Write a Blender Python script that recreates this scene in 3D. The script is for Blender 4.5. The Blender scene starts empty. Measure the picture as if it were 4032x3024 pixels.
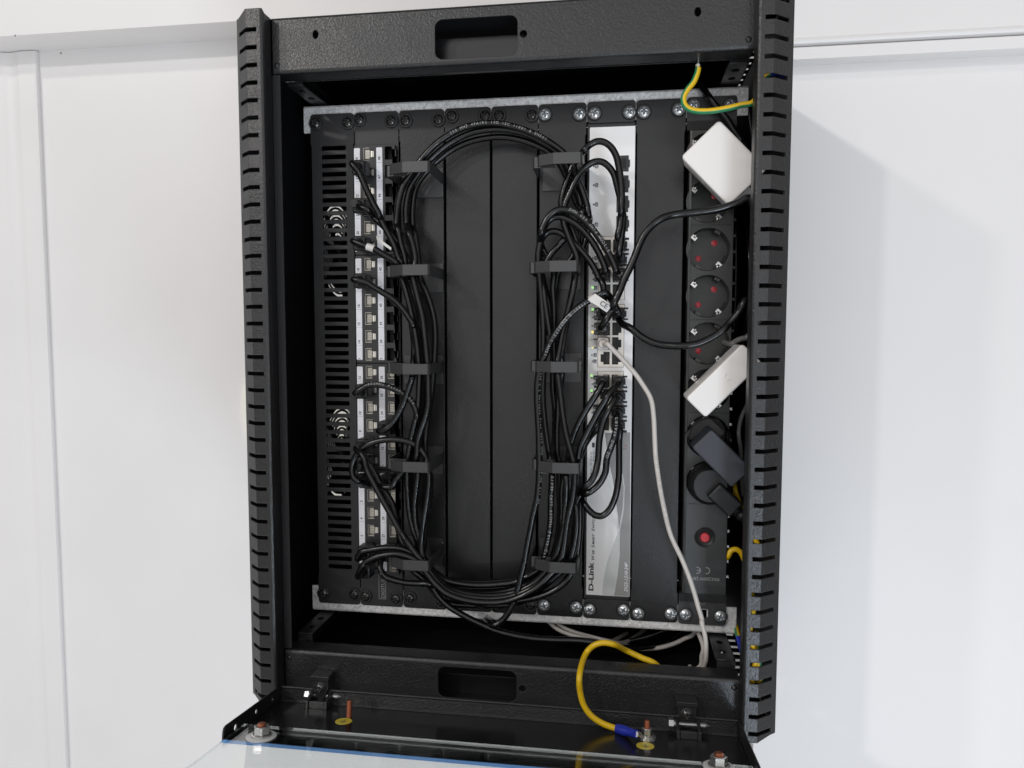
import bpy, math, random
from mathutils import Vector, Matrix
from mathutils.geometry import tessellate_polygon
random.seed(7)
MM = 0.001
scene = bpy.context.scene
COL = scene.collection

# ------------------------------------------------------------------ camera (millimetres, x right, y away, z up)
FOC = 2850.0
CR = Matrix(((0.9896841129587213, 0.14326337731280273, 0.0009804478765445459),
             (0.010859093565160672, -0.06818884694971332, -0.997613332528496),
             (-0.14285459966011657, 0.9873327128544857, -0.06904112892580568)))   # rows: right, down, forward
CC = Vector((96.19785592, -680.36176978, 30.15756244))
cam_d = bpy.data.cameras.new('camera'); cam = bpy.data.objects.new('camera', cam_d); COL.objects.link(cam)
cam_d.sensor_width = 36.0; cam_d.lens = 36.0 * FOC / 4032.0
cam_d.clip_start = 0.02; cam_d.clip_end = 50.0
cam.matrix_world = Matrix(((CR[0][0], -CR[1][0], -CR[2][0], CC.x*MM), (CR[0][1], -CR[1][1], -CR[2][1], CC.y*MM),
                           (CR[0][2], -CR[1][2], -CR[2][2], CC.z*MM), (0, 0, 0, 1)))
scene.camera = cam
RT = CR.transposed()
def ray(px, py): return RT @ Vector(((px-2016)/FOC, (py-1512)/FOC, 1.0))
def at(px, py, y):                       # a survey sighting taken to a known depth
    d = ray(px, py); return CC + d*((y-CC.y)/d.y)
REG = {'A': (1500, 400, 900), 'B': (1500, 1000, 900), 'C4': (1180, 420, 600), 'C5': (1180, 850, 600), 'C6': (1180, 1280, 600),
       'C7': (1180, 1700, 600), 'C8': (1180, 2080, 600), 'D1': (2050, 420, 600), 'D2': (2050, 800, 600), 'D3': (2050, 1130, 600),
       'D4': (2050, 1450, 600), 'D5': (2050, 1850, 600), 'E': (1950, 2150, 700), 'F': (1600, 2250, 800), 'G1': (2600, 420, 600),
       'G2': (2600, 850, 600), 'G3': (2600, 1300, 600), 'G4': (2600, 1700, 600), 'G5': (2600, 2100, 600), 'H': (2200, 2400, 900),
       'I': (860, 2400, 900), 'Z': (2500, 0, 800)}
def px(k, a, b):
    x, y, w = REG[k]; s = w/2212.0; return (x+a*s, y+b*s)

# ------------------------------------------------------------------ materials
def new_mat(name):
    m = bpy.data.materials.new(name); m.use_nodes = True
    nt = m.node_tree; b = nt.nodes['Principled BSDF']; return m, nt, b
def S(b, **k):
    for n, v in k.items():
        n = n.replace('_', ' ')
        if n in b.inputs: b.inputs[n].default_value = v
def rgb(r, g, b): return (r, g, b, 1.0)
def mat(name, col, rough=0.5, metal=0.0, bump=None, vary=0.0, vscale=60, rvary=0.0, edge=0.0, spec=0.5, coat=0.0, stretch=None, **extra):
    m, nt, b = new_mat(name); N = nt.nodes.new; L = nt.links.new
    S(b, Base_Color=rgb(*col), Roughness=rough, Metallic=metal, Specular_IOR_Level=spec, Coat_Weight=coat, **extra)
    tc = N('ShaderNodeTexCoord'); vec = tc.outputs['Object']
    if stretch:
        mp = N('ShaderNodeMapping'); mp.inputs['Scale'].default_value = stretch; L(vec, mp.inputs['Vector']); vec = mp.outputs['Vector']
    if vary > 0 or rvary > 0:
        n = N('ShaderNodeTexNoise'); n.inputs['Scale'].default_value = vscale; n.inputs['Detail'].default_value = 4; L(vec, n.inputs['Vector'])
        if vary > 0:
            r = N('ShaderNodeMapRange'); r.inputs['From Min'].default_value = 0.3; r.inputs['From Max'].default_value = 0.7
            r.inputs['To Min'].default_value = 1-vary; r.inputs['To Max'].default_value = 1+vary; L(n.outputs['Fac'], r.inputs['Value'])
            x = N('ShaderNodeVectorMath'); x.operation = 'SCALE'; x.inputs[0].default_value = col; L(r.outputs[0], x.inputs['Scale']); L(x.outputs[0], b.inputs['Base Color'])
        if rvary > 0:
            r = N('ShaderNodeMapRange'); r.inputs['From Min'].default_value = 0.3; r.inputs['From Max'].default_value = 0.7
            r.inputs['To Min'].default_value = max(0.02, rough-rvary); r.inputs['To Max'].default_value = rough+rvary
            L(n.outputs['Fac'], r.inputs['Value']); L(r.outputs[0], b.inputs['Roughness'])
    last = None
    if edge > 0:
        be = N('ShaderNodeBevel'); be.samples = 4; be.inputs['Radius'].default_value = edge*MM; last = be.outputs['Normal']
    for (sc, dist, det) in (bump or ()):
        n = N('ShaderNodeTexNoise'); n.inputs['Scale'].default_value = sc; n.inputs['Detail'].default_value = det; n.inputs['Roughness'].default_value = 0.5
        n.inputs['Distortion'].default_value = 0.6
        L(vec, n.inputs['Vector'])
        bp = N('ShaderNodeBump'); bp.inputs['Strength'].default_value = 1.0; bp.inputs['Distance'].default_value = dist*MM
        L(n.outputs['Fac'], bp.inputs['Height'])
        if last is not None: L(last, bp.inputs['Normal'])
        last = bp.outputs['Normal']
    if last is not None: L(last, b.inputs['Normal'])
    return m

M = {}
M['powder'] = mat('black_powder_coat', (0.013, 0.013, 0.014), 0.34, bump=[(560, 0.38, 2)], edge=1.1, rvary=0.05, vscale=25, spec=0.6)
M['powder_fine'] = mat('fine_powder_coat', (0.017, 0.017, 0.018), 0.31, bump=[(640, 0.16, 2)], edge=1.0, spec=0.40, rvary=0.14, vscale=10, vary=0.18)
M['doorcoat'] = mat('smooth_door_coat', (0.012, 0.012, 0.013), 0.20, bump=[(500, 0.03, 2)], edge=0.8, rvary=0.06, vscale=20)
M['inner'] = mat('cabinet_inside_coat', (0.008, 0.008, 0.010), 0.55, bump=[(500, 0.15, 2)])
M['panel'] = mat('satin_black_panel', (0.022, 0.022, 0.023), 0.42, bump=[(1500, 0.02, 1)], edge=0.8, vary=0.1, vscale=14)
M['ring'] = mat('ring_coat', (0.034, 0.034, 0.035), 0.38, bump=[(640, 0.14, 2)], edge=0.6, spec=0.65)
M['cable'] = mat('black_cable_jacket', (0.0045, 0.0045, 0.005), 0.24, bump=[(60, 0.4, 1)], rvary=0.08, vscale=30, spec=0.42)
M['boot'] = mat('black_plug_rubber', (0.008, 0.008, 0.009), 0.42, edge=0.3, spec=0.4)
M['clearplug'] = mat('smoky_plug_body', (0.012, 0.012, 0.014), 0.2, edge=0.3)
M['print'] = mat('white_cable_print', (0.36, 0.36, 0.36), 0.6)
M['greyprint'] = mat('grey_print', (0.33, 0.33, 0.33), 0.6)
M['tracer'] = mat('pale_grey_print', (0.42, 0.40, 0.37), 0.6)
M['dark'] = mat('dark_hole', (0.004, 0.004, 0.005), 0.6)
M['blackplastic'] = mat('black_plastic', (0.020, 0.020, 0.021), 0.42, bump=[(1300, 0.02, 1)], edge=0.5)
M['stripplastic'] = mat('power_strip_plastic', (0.026, 0.027, 0.026), 0.36, bump=[(1400, 0.03, 1)], edge=0.5, vary=0.12, vscale=22)
M['bracketplastic'] = mat('rough_grey_plastic', (0.036, 0.036, 0.038), 0.5, bump=[(900, 0.05, 3)], edge=0.5, vary=0.15, vscale=60)
M['screwblack'] = mat('black_screw', (0.085, 0.082, 0.080), 0.20, 0.8)
M['chrome'] = mat('zinc_screw', (0.80, 0.82, 0.84), 0.22, 0.75, bump=[(400, 0.02, 2)])
M['recess'] = mat('zinc_recess_shade', (0.16, 0.18, 0.20), 0.3, 0.6)  # darker copy of the screw zinc: shade of the cross recess painted in
M['recessblack'] = mat('black_recess_shade', (0.004, 0.004, 0.004), 0.4)  # black screw's darker copy, recess shade put into the colour
M['steel'] = mat('bright_steel', (0.58, 0.57, 0.56), 0.26, 0.9, edge=0.2)
M['contact'] = mat('plated_contact', (0.88, 0.83, 0.72), 0.3, 0.35)
M['shield'] = mat('tin_shield', (0.70, 0.67, 0.64), 0.34, 0.45, rvary=0.1, vscale=200, edge=0.2)
M['cage'] = mat('port_cage_metal', (0.90, 0.84, 0.77), 0.42, 0.15, rvary=0.1, vscale=120, edge=0.2)
M['portgrey'] = mat('port_inside_metal', (0.30, 0.28, 0.26), 0.4, 0.3)
M['gold'] = mat('dull_pins', (0.05, 0.045, 0.035), 0.35, 0.6)
M['label'] = mat('label_paper', (0.93, 0.93, 0.99), 0.38, coat=0.3, vary=0.05, vscale=90)
M['ink'] = mat('label_ink', (0.05, 0.05, 0.055), 0.6)
M['bluegrey'] = mat('led_tile', (0.17, 0.17, 0.175), 0.5)
M['white'] = mat('white_plastic', (0.86, 0.83, 0.80), 0.30, bump=[(60, 0.12, 1)], edge=1.0)
M['greylead'] = mat('grey_lead_jacket', (0.16, 0.16, 0.155), 0.45)
M['greyadapter'] = mat('slate_plastic', (0.024, 0.028, 0.037), 0.42, bump=[(1500, 0.05, 1)], edge=1.2, vary=0.06, vscale=40)
M['whitecable'] = mat('white_cable_jacket', (0.60, 0.56, 0.52), 0.42, bump=[(60, 0.3, 1)], vary=0.05, vscale=40)
M['yellow'] = mat('yellow_insulation', (0.78, 0.50, 0.012), 0.36, bump=[(70, 0.3, 1)])
M['green'] = mat('green_insulation', (0.03, 0.26, 0.11), 0.36)
M['blue'] = mat('blue_crimp_sleeve', (0.02, 0.035, 0.38), 0.25, coat=0.3)
M['bluefilm'] = mat('blue_film_edge', (0.16, 0.36, 0.72), 0.4)
M['red'] = mat('red_plastic', (0.62, 0.035, 0.05), 0.35, edge=0.3)
M['darkred'] = mat('red_shutter', (0.46, 0.030, 0.045), 0.4)
M['pinsteel'] = mat('dull_pin_steel', (0.36, 0.36, 0.37), 0.32, 0.9)
M['hinge'] = mat('hinge_coat', (0.020, 0.020, 0.021), 0.30, edge=0.9, spec=0.8)
M['copper'] = mat('copper_stud', (0.46, 0.17, 0.095), 0.36, 0.9, bump=[(2500, 0.06, 0)], stretch=(0.02, 0.02, 1))
M['sticker'] = mat('yellow_sticker', (0.66, 0.52, 0.06), 0.4)
M['rubberwhite'] = mat('clear_washer', (0.62, 0.62, 0.62), 0.45)
M['tag'] = mat('white_tag_vinyl', (0.68, 0.66, 0.63), 0.42, bump=[(80, 0.3, 2)])
M['disc'] = mat('cream_disc', (0.91, 0.90, 0.82), 0.4)
M['artgrey'] = mat('bezel_grey_print', (0.30, 0.295, 0.29), 0.40, 0.2)
M['artlight'] = mat('bezel_light_print', (0.58, 0.585, 0.58), 0.38, 0.3)
M['artwhite'] = mat('bezel_white_print', (0.80, 0.81, 0.80), 0.4)
M['inkblack'] = mat('bezel_black_ink', (0.012, 0.012, 0.014), 0.45)
M['wall'] = mat('white_painted_board', (0.80, 0.785, 0.78), 0.45, bump=[(7, 1.0, 3), (180, 0.05, 3)], vary=0.022, vscale=4, rvary=0.08)
def aluminium():
    m, nt, b = new_mat('brushed_aluminium_face'); N = nt.nodes.new; L = nt.links.new
    S(b, Base_Color=rgb(0.93, 0.92, 0.91), Roughness=0.5, Metallic=0.10)
    tc = N('ShaderNodeTexCoord'); mp = N('ShaderNodeMapping'); mp.inputs['Scale'].default_value = (3500, 1, 40); L(tc.outputs['Object'], mp.inputs['Vector'])
    n = N('ShaderNodeTexNoise'); n.inputs['Scale'].default_value = 1.0; n.inputs['Detail'].default_value = 3; L(mp.outputs[0], n.inputs['Vector'])
    r = N('ShaderNodeMapRange'); r.inputs['To Min'].default_value = 0.45; r.inputs['To Max'].default_value = 0.6; L(n.outputs['Fac'], r.inputs['Value']); L(r.outputs[0], b.inputs['Roughness'])
    bp = N('ShaderNodeBump'); bp.inputs['Distance'].default_value = 0.00002; L(n.outputs['Fac'], bp.inputs['Height']); L(bp.outputs[0], b.inputs['Normal'])
    return m
M['alu'] = aluminium()
def galvanised():
    m, nt, b = new_mat('galvanised_steel'); N = nt.nodes.new; L = nt.links.new
    S(b, Metallic=0.25, Roughness=0.45)
    tc = N('ShaderNodeTexCoord')
    n = N('ShaderNodeTexNoise'); n.inputs['Scale'].default_value = 190; n.inputs['Detail'].default_value = 3; L(tc.outputs['Object'], n.inputs['Vector'])
    mx = N('ShaderNodeVectorMath'); mx.operation = 'SCALE'; mx.inputs['Scale'].default_value = 0.006; L(n.outputs['Color'], mx.inputs[0])
    ad = N('ShaderNodeVectorMath'); L(tc.outputs['Object'], ad.inputs[0]); L(mx.outputs[0], ad.inputs[1])
    v = N('ShaderNodeTexVoronoi'); v.inputs['Scale'].default_value = 420; L(ad.outputs[0], v.inputs['Vector'])
    sp = N('ShaderNodeSeparateColor'); L(v.outputs['Color'], sp.inputs[0])
    cr = N('ShaderNodeValToRGB'); e = cr.color_ramp.elements
    e[0].position = 0.0; e[0].color = (0.66, 0.66, 0.665, 1); e[1].position = 1.0; e[1].color = (0.99, 0.99, 0.98, 1)
    L(sp.outputs[0], cr.inputs[0]); L(cr.outputs[0], b.inputs['Base Color'])
    r = N('ShaderNodeMapRange'); r.inputs['To Min'].default_value = 0.32; r.inputs['To Max'].default_value = 0.6; L(sp.outputs[1], r.inputs['Value']); L(r.outputs[0], b.inputs['Roughness'])
    bp = N('ShaderNodeBump'); bp.inputs['Distance'].default_value = 0.00008; L(n.outputs['Fac'], bp.inputs['Height']); L(bp.outputs[0], b.inputs['Normal'])
    return m
M['galv'] = galvanised()
def glass():
    m, nt, b = new_mat('door_glass'); S(b, Base_Color=rgb(0.93, 0.97, 0.96), Roughness=0.0, Transmission_Weight=1.0, IOR=1.5)
    return m
M['glass'] = glass()
def led(name, col, s):
    m, nt, b = new_mat(name); S(b, Base_Color=rgb(*col), Emission_Color=rgb(*col), Emission_Strength=s); return m
M['ledgreen'] = led('green_led', (0.45, 1.0, 0.30), 0.7)
M['ledamber'] = led('amber_led', (1.0, 0.82, 0.25), 0.9)
M['ledred'] = mat('red_led_off', (0.45, 0.06, 0.1), 0.3)

# ------------------------------------------------------------------ mesh collector
_text = {}
def text_mesh(ch, shear=0.0, bold=0.0):
    k = (ch, shear, bold)
    if k not in _text:
        cu = bpy.data.curves.new('glyph', 'FONT'); cu.body = ch; cu.size = 1.0; cu.shear = shear; cu.offset = bold; cu.resolution_u = 3
        o = bpy.data.objects.new('glyph', cu); COL.objects.link(o)
        bpy.context.view_layer.update()
        me = bpy.data.meshes.new_from_object(o.evaluated_get(bpy.context.evaluated_depsgraph_get()))
        vs = [v.co.copy() for v in me.vertices]; fs = [tuple(p.vertices) for p in me.polygons]
        COL.objects.unlink(o); bpy.data.objects.remove(o); bpy.data.curves.remove(cu); bpy.data.meshes.remove(me)
        xs = [v.x for v in vs] or [0]
        _text[k] = (vs, fs, min(xs), max(xs))
    return _text[k]
XZ = lambda o: Matrix(((1, 0, 0, o[0]), (0, 0, 1, o[1]), (0, 1, 0, o[2]), (0, 0, 0, 1)))
def frame(o, x, y, z):
    return Matrix(((x[0], y[0], z[0], o[0]), (x[1], y[1], z[1], o[1]), (x[2], y[2], z[2], o[2]), (0, 0, 0, 1)))
UPW = ((0, 0, 1), (-1, 0, 0), (0, -1, 0))        # writing that reads upwards on a face turned to -y
UPS = ((-1, 0, 0), (0, 0, -1), (0, -1, 0))       # upside-down writing
UPR = ((1, 0, 0), (0, 0, 1), (0, -1, 0))         # upright
class MB:
    def __init__(s): s.v = []; s.f = []; s.m = []; s.sm = []; s.mats = []
    def mi(s, m):
        if m not in s.mats: s.mats.append(m)
        return s.mats.index(m)
    def add(s, vs, fs, m, smooth=False, T=None):
        b = len(s.v); i = s.mi(m)
        s.v += [tuple(T @ Vector(v)) if T else tuple(v) for v in vs]
        s.f += [tuple(b+j for j in f) for f in fs]; s.m += [i]*len(fs); s.sm += [smooth]*len(fs); return s
    def box(s, x0, x1, y0, y1, z0, z1, m, T=None):
        v = [(x, y, z) for x in (x0, x1) for y in (y0, y1) for z in (z0, z1)]
        return s.add(v, [(0, 1, 3, 2), (4, 6, 7, 5), (0, 4, 5, 1), (2, 3, 7, 6), (0, 2, 6, 4), (1, 5, 7, 3)], m, False, T)
    def prism(s, poly, h0, h1, m, T=None, holes=(), smooth=False, rim=None):     # polygon in local xy, thickness along local z
        loops = [list(poly)]+[list(h) for h in holes]; flat = [p for l in loops for p in l]; n = len(flat)
        tris = tessellate_polygon([[Vector((p[0], p[1], 0)) for p in l] for l in loops])
        vs = [(p[0], p[1], h1) for p in flat]+[(p[0], p[1], h0) for p in flat]
        fs = []
        for t in tris:
            a, b, c = (flat[i] for i in t)
            if (b[0]-a[0])*(c[1]-a[1])-(b[1]-a[1])*(c[0]-a[0]) < 0: t = (t[0], t[2], t[1])
            fs.append(tuple(t)); fs.append((t[2]+n, t[1]+n, t[0]+n))
        s.add(vs, fs, m, False, T)
        side = []; o = 0
        for k, l in enumerate(loops):
            ar = sum(l[i][0]*l[(i+1) % len(l)][1]-l[(i+1) % len(l)][0]*l[i][1] for i in range(len(l)))
            for i in range(len(l)):
                a, b = o+i, o+(i+1) % len(l)
                q = (a, a+n, b+n, b) if (ar > 0) == (k == 0) else (b, b+n, a+n, a)
                side.append(q)
            o += len(l)
        return s.add(vs, side, rim or m, smooth, T)
    def plate(s, poly, y0, y1, m, holes=(), rim=None):          # poly in (x, z), front at y0, back at y1
        return s.prism(poly, -y1, -y0, m, frame((0, 0, 0), (1, 0, 0), (0, 0, 1), (0, -1, 0)), holes, rim=rim)
    def tube(s, pts, r, m, n=10, caps=True, rr=None):
        P = [Vector(p) for p in pts]; up = None; vs = []; fs = []
        for i, p in enumerate(P):
            t = (P[min(i+1, len(P)-1)]-P[max(i-1, 0)]).normalized()
            if up is None:
                up = Vector((0, 1, 0)) if abs(t.y) < .9 else Vector((1, 0, 0))
            up = (up-t*up.dot(t)).normalized(); w = t.cross(up); q = rr[i] if rr else r
            for k in range(n):
                a = 2*math.pi*k/n; vs.append(p+(up*math.cos(a)+w*math.sin(a))*q)
        for i in range(len(P)-1):
            for k in range(n):
                a, b = i*n+k, i*n+(k+1) % n; fs.append((a, b, b+n, a+n))
        s.add(vs, fs, m, True)
        if caps:
            s.add([vs[k] for k in range(n)], [tuple(range(n-1, -1, -1))], m); s.add([vs[(len(P)-1)*n+k] for k in range(n)], [tuple(range(n))], m)
        return s
    def lathe(s, prof, T, m, n=32, smooth=True):               # prof: (radius, height) along local z; corners over 35 degrees stay sharp
        runs = [[prof[0], prof[1]]]
        for i in range(2, len(prof)):
            d0 = Vector(prof[i-1])-Vector(prof[i-2]); d1 = Vector(prof[i])-Vector(prof[i-1])
            if d0.length > 0 and d1.length > 0 and d0.angle(d1) > math.radians(35): runs.append([prof[i-1], prof[i]])
            else: runs[-1].append(prof[i])
        for pr in runs:
            vs = []; fs = []
            for r, h in pr:
                for k in range(n):
                    a = 2*math.pi*k/n; vs.append((r*math.cos(a), r*math.sin(a), h))
            for i in range(len(pr)-1):
                for k in range(n):
                    a, b = i*n+k, i*n+(k+1) % n; fs.append((a, b, b+n, a+n))
            s.add(vs, fs, m, smooth, T)
        return s
    def text(s, txt, o, ax, size, m, align=0.0, shear=0.0, bold=0.0, sx=1.0, lift=0.05):
        vs, fs, a, b = text_mesh(txt, shear, bold)
        off = -(b-a)*align-a
        T = frame(o, ax[0], ax[1], ax[2])
        return s.add([((v.x+off)*size*sx, v.y*size, lift) for v in vs], fs, m, False, T)
    def path_text(s, pts, r, txt, start, size, m, off=0.0, pitch=0.80, flip=False):
        P = [Vector(p) for p in pts]; cum = [0]
        for i in range(1, len(P)): cum.append(cum[-1]+(P[i]-P[i-1]).length)
        d = start
        for ch in txt:
            if ch != ' ':
                i = max(1, min(len(P)-1, next((j for j in range(len(cum)) if cum[j] >= d), len(cum)-1)))
                u = (d-cum[i-1])/max(1e-6, cum[i]-cum[i-1]); p = P[i-1].lerp(P[i], max(0, min(1, u)))
                t = (P[i]-P[i-1]).normalized()*(-1 if flip else 1)
                v = (CC-p).normalized(); nrm = (v-t*v.dot(t)).normalized(); w = nrm.cross(t)
                n2 = (nrm*math.cos(off)+w*math.sin(off)).normalized(); w2 = n2.cross(t)
                gv, gf, a, b = text_mesh(ch)
                T = frame(p+n2*(r+0.06), t, w2, n2)
                s.add([((g.x-(a+b)/2)*size, (g.y-0.35)*size, 0) for g in gv], gf, m, False, T)
            d += size*pitch*(-1 if flip else 1)
        return s
    def mesh(s, name, org=(0, 0, 0)):
        me = bpy.data.meshes.new(name)
        me.from_pydata([((v[0]-org[0])*MM, (v[1]-org[1])*MM, (v[2]-org[2])*MM) for v in s.v], [], s.f)
        for m in s.mats: me.materials.append(M[m])
        me.polygons.foreach_set('material_index', s.m); me.polygons.foreach_set('use_smooth', s.sm)
        me.update(); return me

WL = {}                                                         # world location (mm) of every object
def link(o, parent, loc):
    COL.objects.link(o); base = Vector((0, 0, 0))
    if parent is not None: o.parent = parent; base = WL[parent.name]
    o.location = (Vector(loc)-base)*MM; WL[o.name] = Vector(loc); return o
def tag(o, label, cat=None, group=None, kind=None):
    if label: o['label'] = label
    if cat: o['category'] = cat
    if group: o['group'] = group
    if kind: o['kind'] = kind
    return o
def thing(name, loc, label, cat, group=None, kind=None):
    o = bpy.data.objects.new(name, None); o.empty_display_size = 0.02; link(o, None, loc); return tag(o, label, cat, group, kind)
def build(name, mb, parent=None, loc=None, label=None, cat=None, group=None, kind=None):
    if loc is None:
        loc = WL[parent.name] if parent is not None else tuple(sum(v[i] for v in mb.v)/len(mb.v) for i in range(3))
    o = bpy.data.objects.new(name, mb.mesh(name, loc)); link(o, parent, loc); return tag(o, label, cat, group, kind)
def inst(name, me, parent, loc, rot=None, label=None):
    o = bpy.data.objects.new(name, me); link(o, parent, loc)
    if rot: o.rotation_euler = rot
    return tag(o, label)

def rrect(x0, x1, z0, z1, r, n=5, skip=()):
    out = []
    for i, (cx, cz, a0) in enumerate(((x1-r, z1-r, 0), (x0+r, z1-r, 90), (x0+r, z0+r, 180), (x1-r, z0+r, 270))):
        for k in range(n+1):
            a = math.radians(a0+90*k/n); out.append((cx+r*math.cos(a), cz+r*math.sin(a)))
    return out
def circ(cx, cz, r, n=24, ry=None):
    return [(cx+r*math.cos(2*math.pi*k/n), cz+(ry or r)*math.sin(2*math.pi*k/n)) for k in range(n)]
def spline(pts, sub=8):
    P = [Vector(p) for p in pts]; out = []
    for i in range(len(P)-1):
        p0, p1, p2, p3 = P[max(i-1, 0)], P[i], P[i+1], P[min(i+2, len(P)-1)]
        # centripetal Catmull-Rom
        def tj(ti, a, b): return ti+max(1e-3, (b-a).length)**0.5
        if i == 0: p0 = p1*2-p2
        if i+2 >= len(P): p3 = p2*2-p1
        t0 = 0; t1 = tj(t0, p0, p1); t2 = tj(t1, p1, p2); t3 = tj(t2, p2, p3)
        for k in range(sub):
            t = t1+(t2-t1)*k/sub
            a1 = p0*((t1-t)/(t1-t0))+p1*((t-t0)/(t1-t0)); a2 = p1*((t2-t)/(t2-t1))+p2*((t-t1)/(t2-t1)); a3 = p2*((t3-t)/(t3-t2))+p3*((t-t2)/(t3-t2))
            b1 = a1*((t2-t)/(t2-t0))+a2*((t-t0)/(t2-t0)); b2 = a2*((t3-t)/(t3-t1))+a3*((t-t1)/(t3-t1))
            out.append(b1*((t2-t)/(t2-t1))+b2*((t-t1)/(t2-t1)))
    out.append(P[-1]); return out
def track(*segs):
    """segs: ('A', y, [(a,b) or (a,b,y)...]) sightings along a cable, y the depth that holds until changed; or ('W', [(x,y,z)...])"""
    raw = []
    for sg in segs:
        if sg[0] == 'W': raw += [('w', Vector(p)) for p in sg[1]]
        else:
            k, y, pts = sg
            for p in pts:
                raw.append(('p', px(k, p[0], p[1]), p[2] if len(p) > 2 else y))
    # fill depths left None by interpolation
    ys = [None if r[0] == 'w' else r[2] for r in raw]
    ys = [r[1].y if r[0] == 'w' else y for r, y in zip(raw, ys)]
    known = [i for i, y in enumerate(ys) if y is not None]
    for i in range(len(ys)):
        if ys[i] is None:
            a = max([k for k in known if k < i], default=known[0]); b = min([k for k in known if k > i], default=known[-1])
            ys[i] = ys[a] if a == b else ys[a]+(ys[b]-ys[a])*(i-a)/(b-a)
    out = []
    for r, y in zip(raw, ys):
        p = r[1] if r[0] == 'w' else at(r[1][0], r[1][1], y)
        if not out or (p-out[-1]).length > 4: out.append(p)
    i = 1
    while i < len(out)-1:                                         # two sightings of one spot that step back on themselves
        a, b = out[i]-out[i-1], out[i+1]-out[i]
        if a.dot(b) < 0 and min(a.length, b.length) < 16: out.pop(i); i = max(1, i-1)
        else: i += 1
    return out

# ------------------------------------------------------------------ the room behind
YL, YR = 300.0, 140.0
w = MB(); w.box(-1700, 500, YL, YL+60, -1500, 1500, 'wall')
wl = build('wall', w, None, (-700, YL, 0), kind='structure'); tag(wl, 'white wall board filling the space left of the cabinet')
zb = at(930, 157, YL).z; zf = at(930, 80, YL-56).z
w = MB(); w.prism([(0, 0), (56, 0), (56, 900), (3, 900), (0, 897)], -1700, 226, 'wall', frame((0, YL-56, zf-1), (0, 1, 0), (0, 0, 1), (1, 0, 0)))
build('beam', w, wl)
# casing at the far left: a moulded upright
xc = at(112, 300, YL-22).x
prof = [(-900, -7), (xc-55, -7)]
for k in range(9):
    a = math.pi*k/8; prof.append((xc-55+26*k/8, -7+2.5*math.sin(a)))
prof += [(xc-22, -7), (xc-5, -7), (xc-1.5, -6), (xc, -4), (xc, 0.5), (-900, 0.5)]
w = MB(); w.prism([(p[0], p[1]) for p in prof][::-1], -1500, zf-2, 'wall', frame((0, YL, 0), (1, 0, 0), (0, 1, 0), (0, 0, 1)))
build('door_casing', w, wl)
w = MB()
for (a, b) in ((531, 463), (132, 310)):
    p = at(a*.452, b*.452, YL-0.4 if b > 400 else YL-56.4); w.lathe([(0, .2), (1.0, .2), (1.3, 0)], frame(p, *UPR), 'bluegrey', 10)
build('nail_hole', w, wl)
w = MB(); w.box(254, 1700, YR, YR+60, -1500, 1500, 'wall')
wr = build('wall', w, None, (900, YR, 0), kind='structure'); tag(wr, 'white wall board filling the space right of the cabinet')
z1 = at(3122, 235, YR-20).z; z2 = at(3122, 186, YR-20).z
w = MB(); w.prism([(0, 0), (20, 0), (20, z2-z1), (1, z2-z1), (0, z2-z1-1)], 254, 1700, 'wall', frame((0, YR-20, z1), (0, 1, 0), (0, 0, 1), (1, 0, 0)))
build('rail', w, wr)
w = MB(); w.prism([(3, 1.6), (20, 1.6), (20, 900), (1, 900), (1, 9), (-1.5, 7.5), (-2.6, 5), (-1.5, 2.6)], 254, 1700, 'wall', frame((0, YR-20, z2), (0, 1, 0), (0, 0, 1), (1, 0, 0)))
build('upper_board', w, wr)
w = MB(); w.box(254, 1700, YR-12, YR-1, z2-1, z2+3, 'dark'); build('gap', w, wr)
dc = at(938, 1610, YL-8)
w = MB(); w.lathe([(0, 14), (90, 13), (115, 10), (126, 4), (128, 0)], frame((dc.x+128, YL, dc.z), *UPR), 'disc', 96)
build('wall_disc', w, None, (dc.x+128, YL, dc.z), 'pale cream round wall disc peeking out beside the left edge of the cabinet', 'wall disc')

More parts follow.
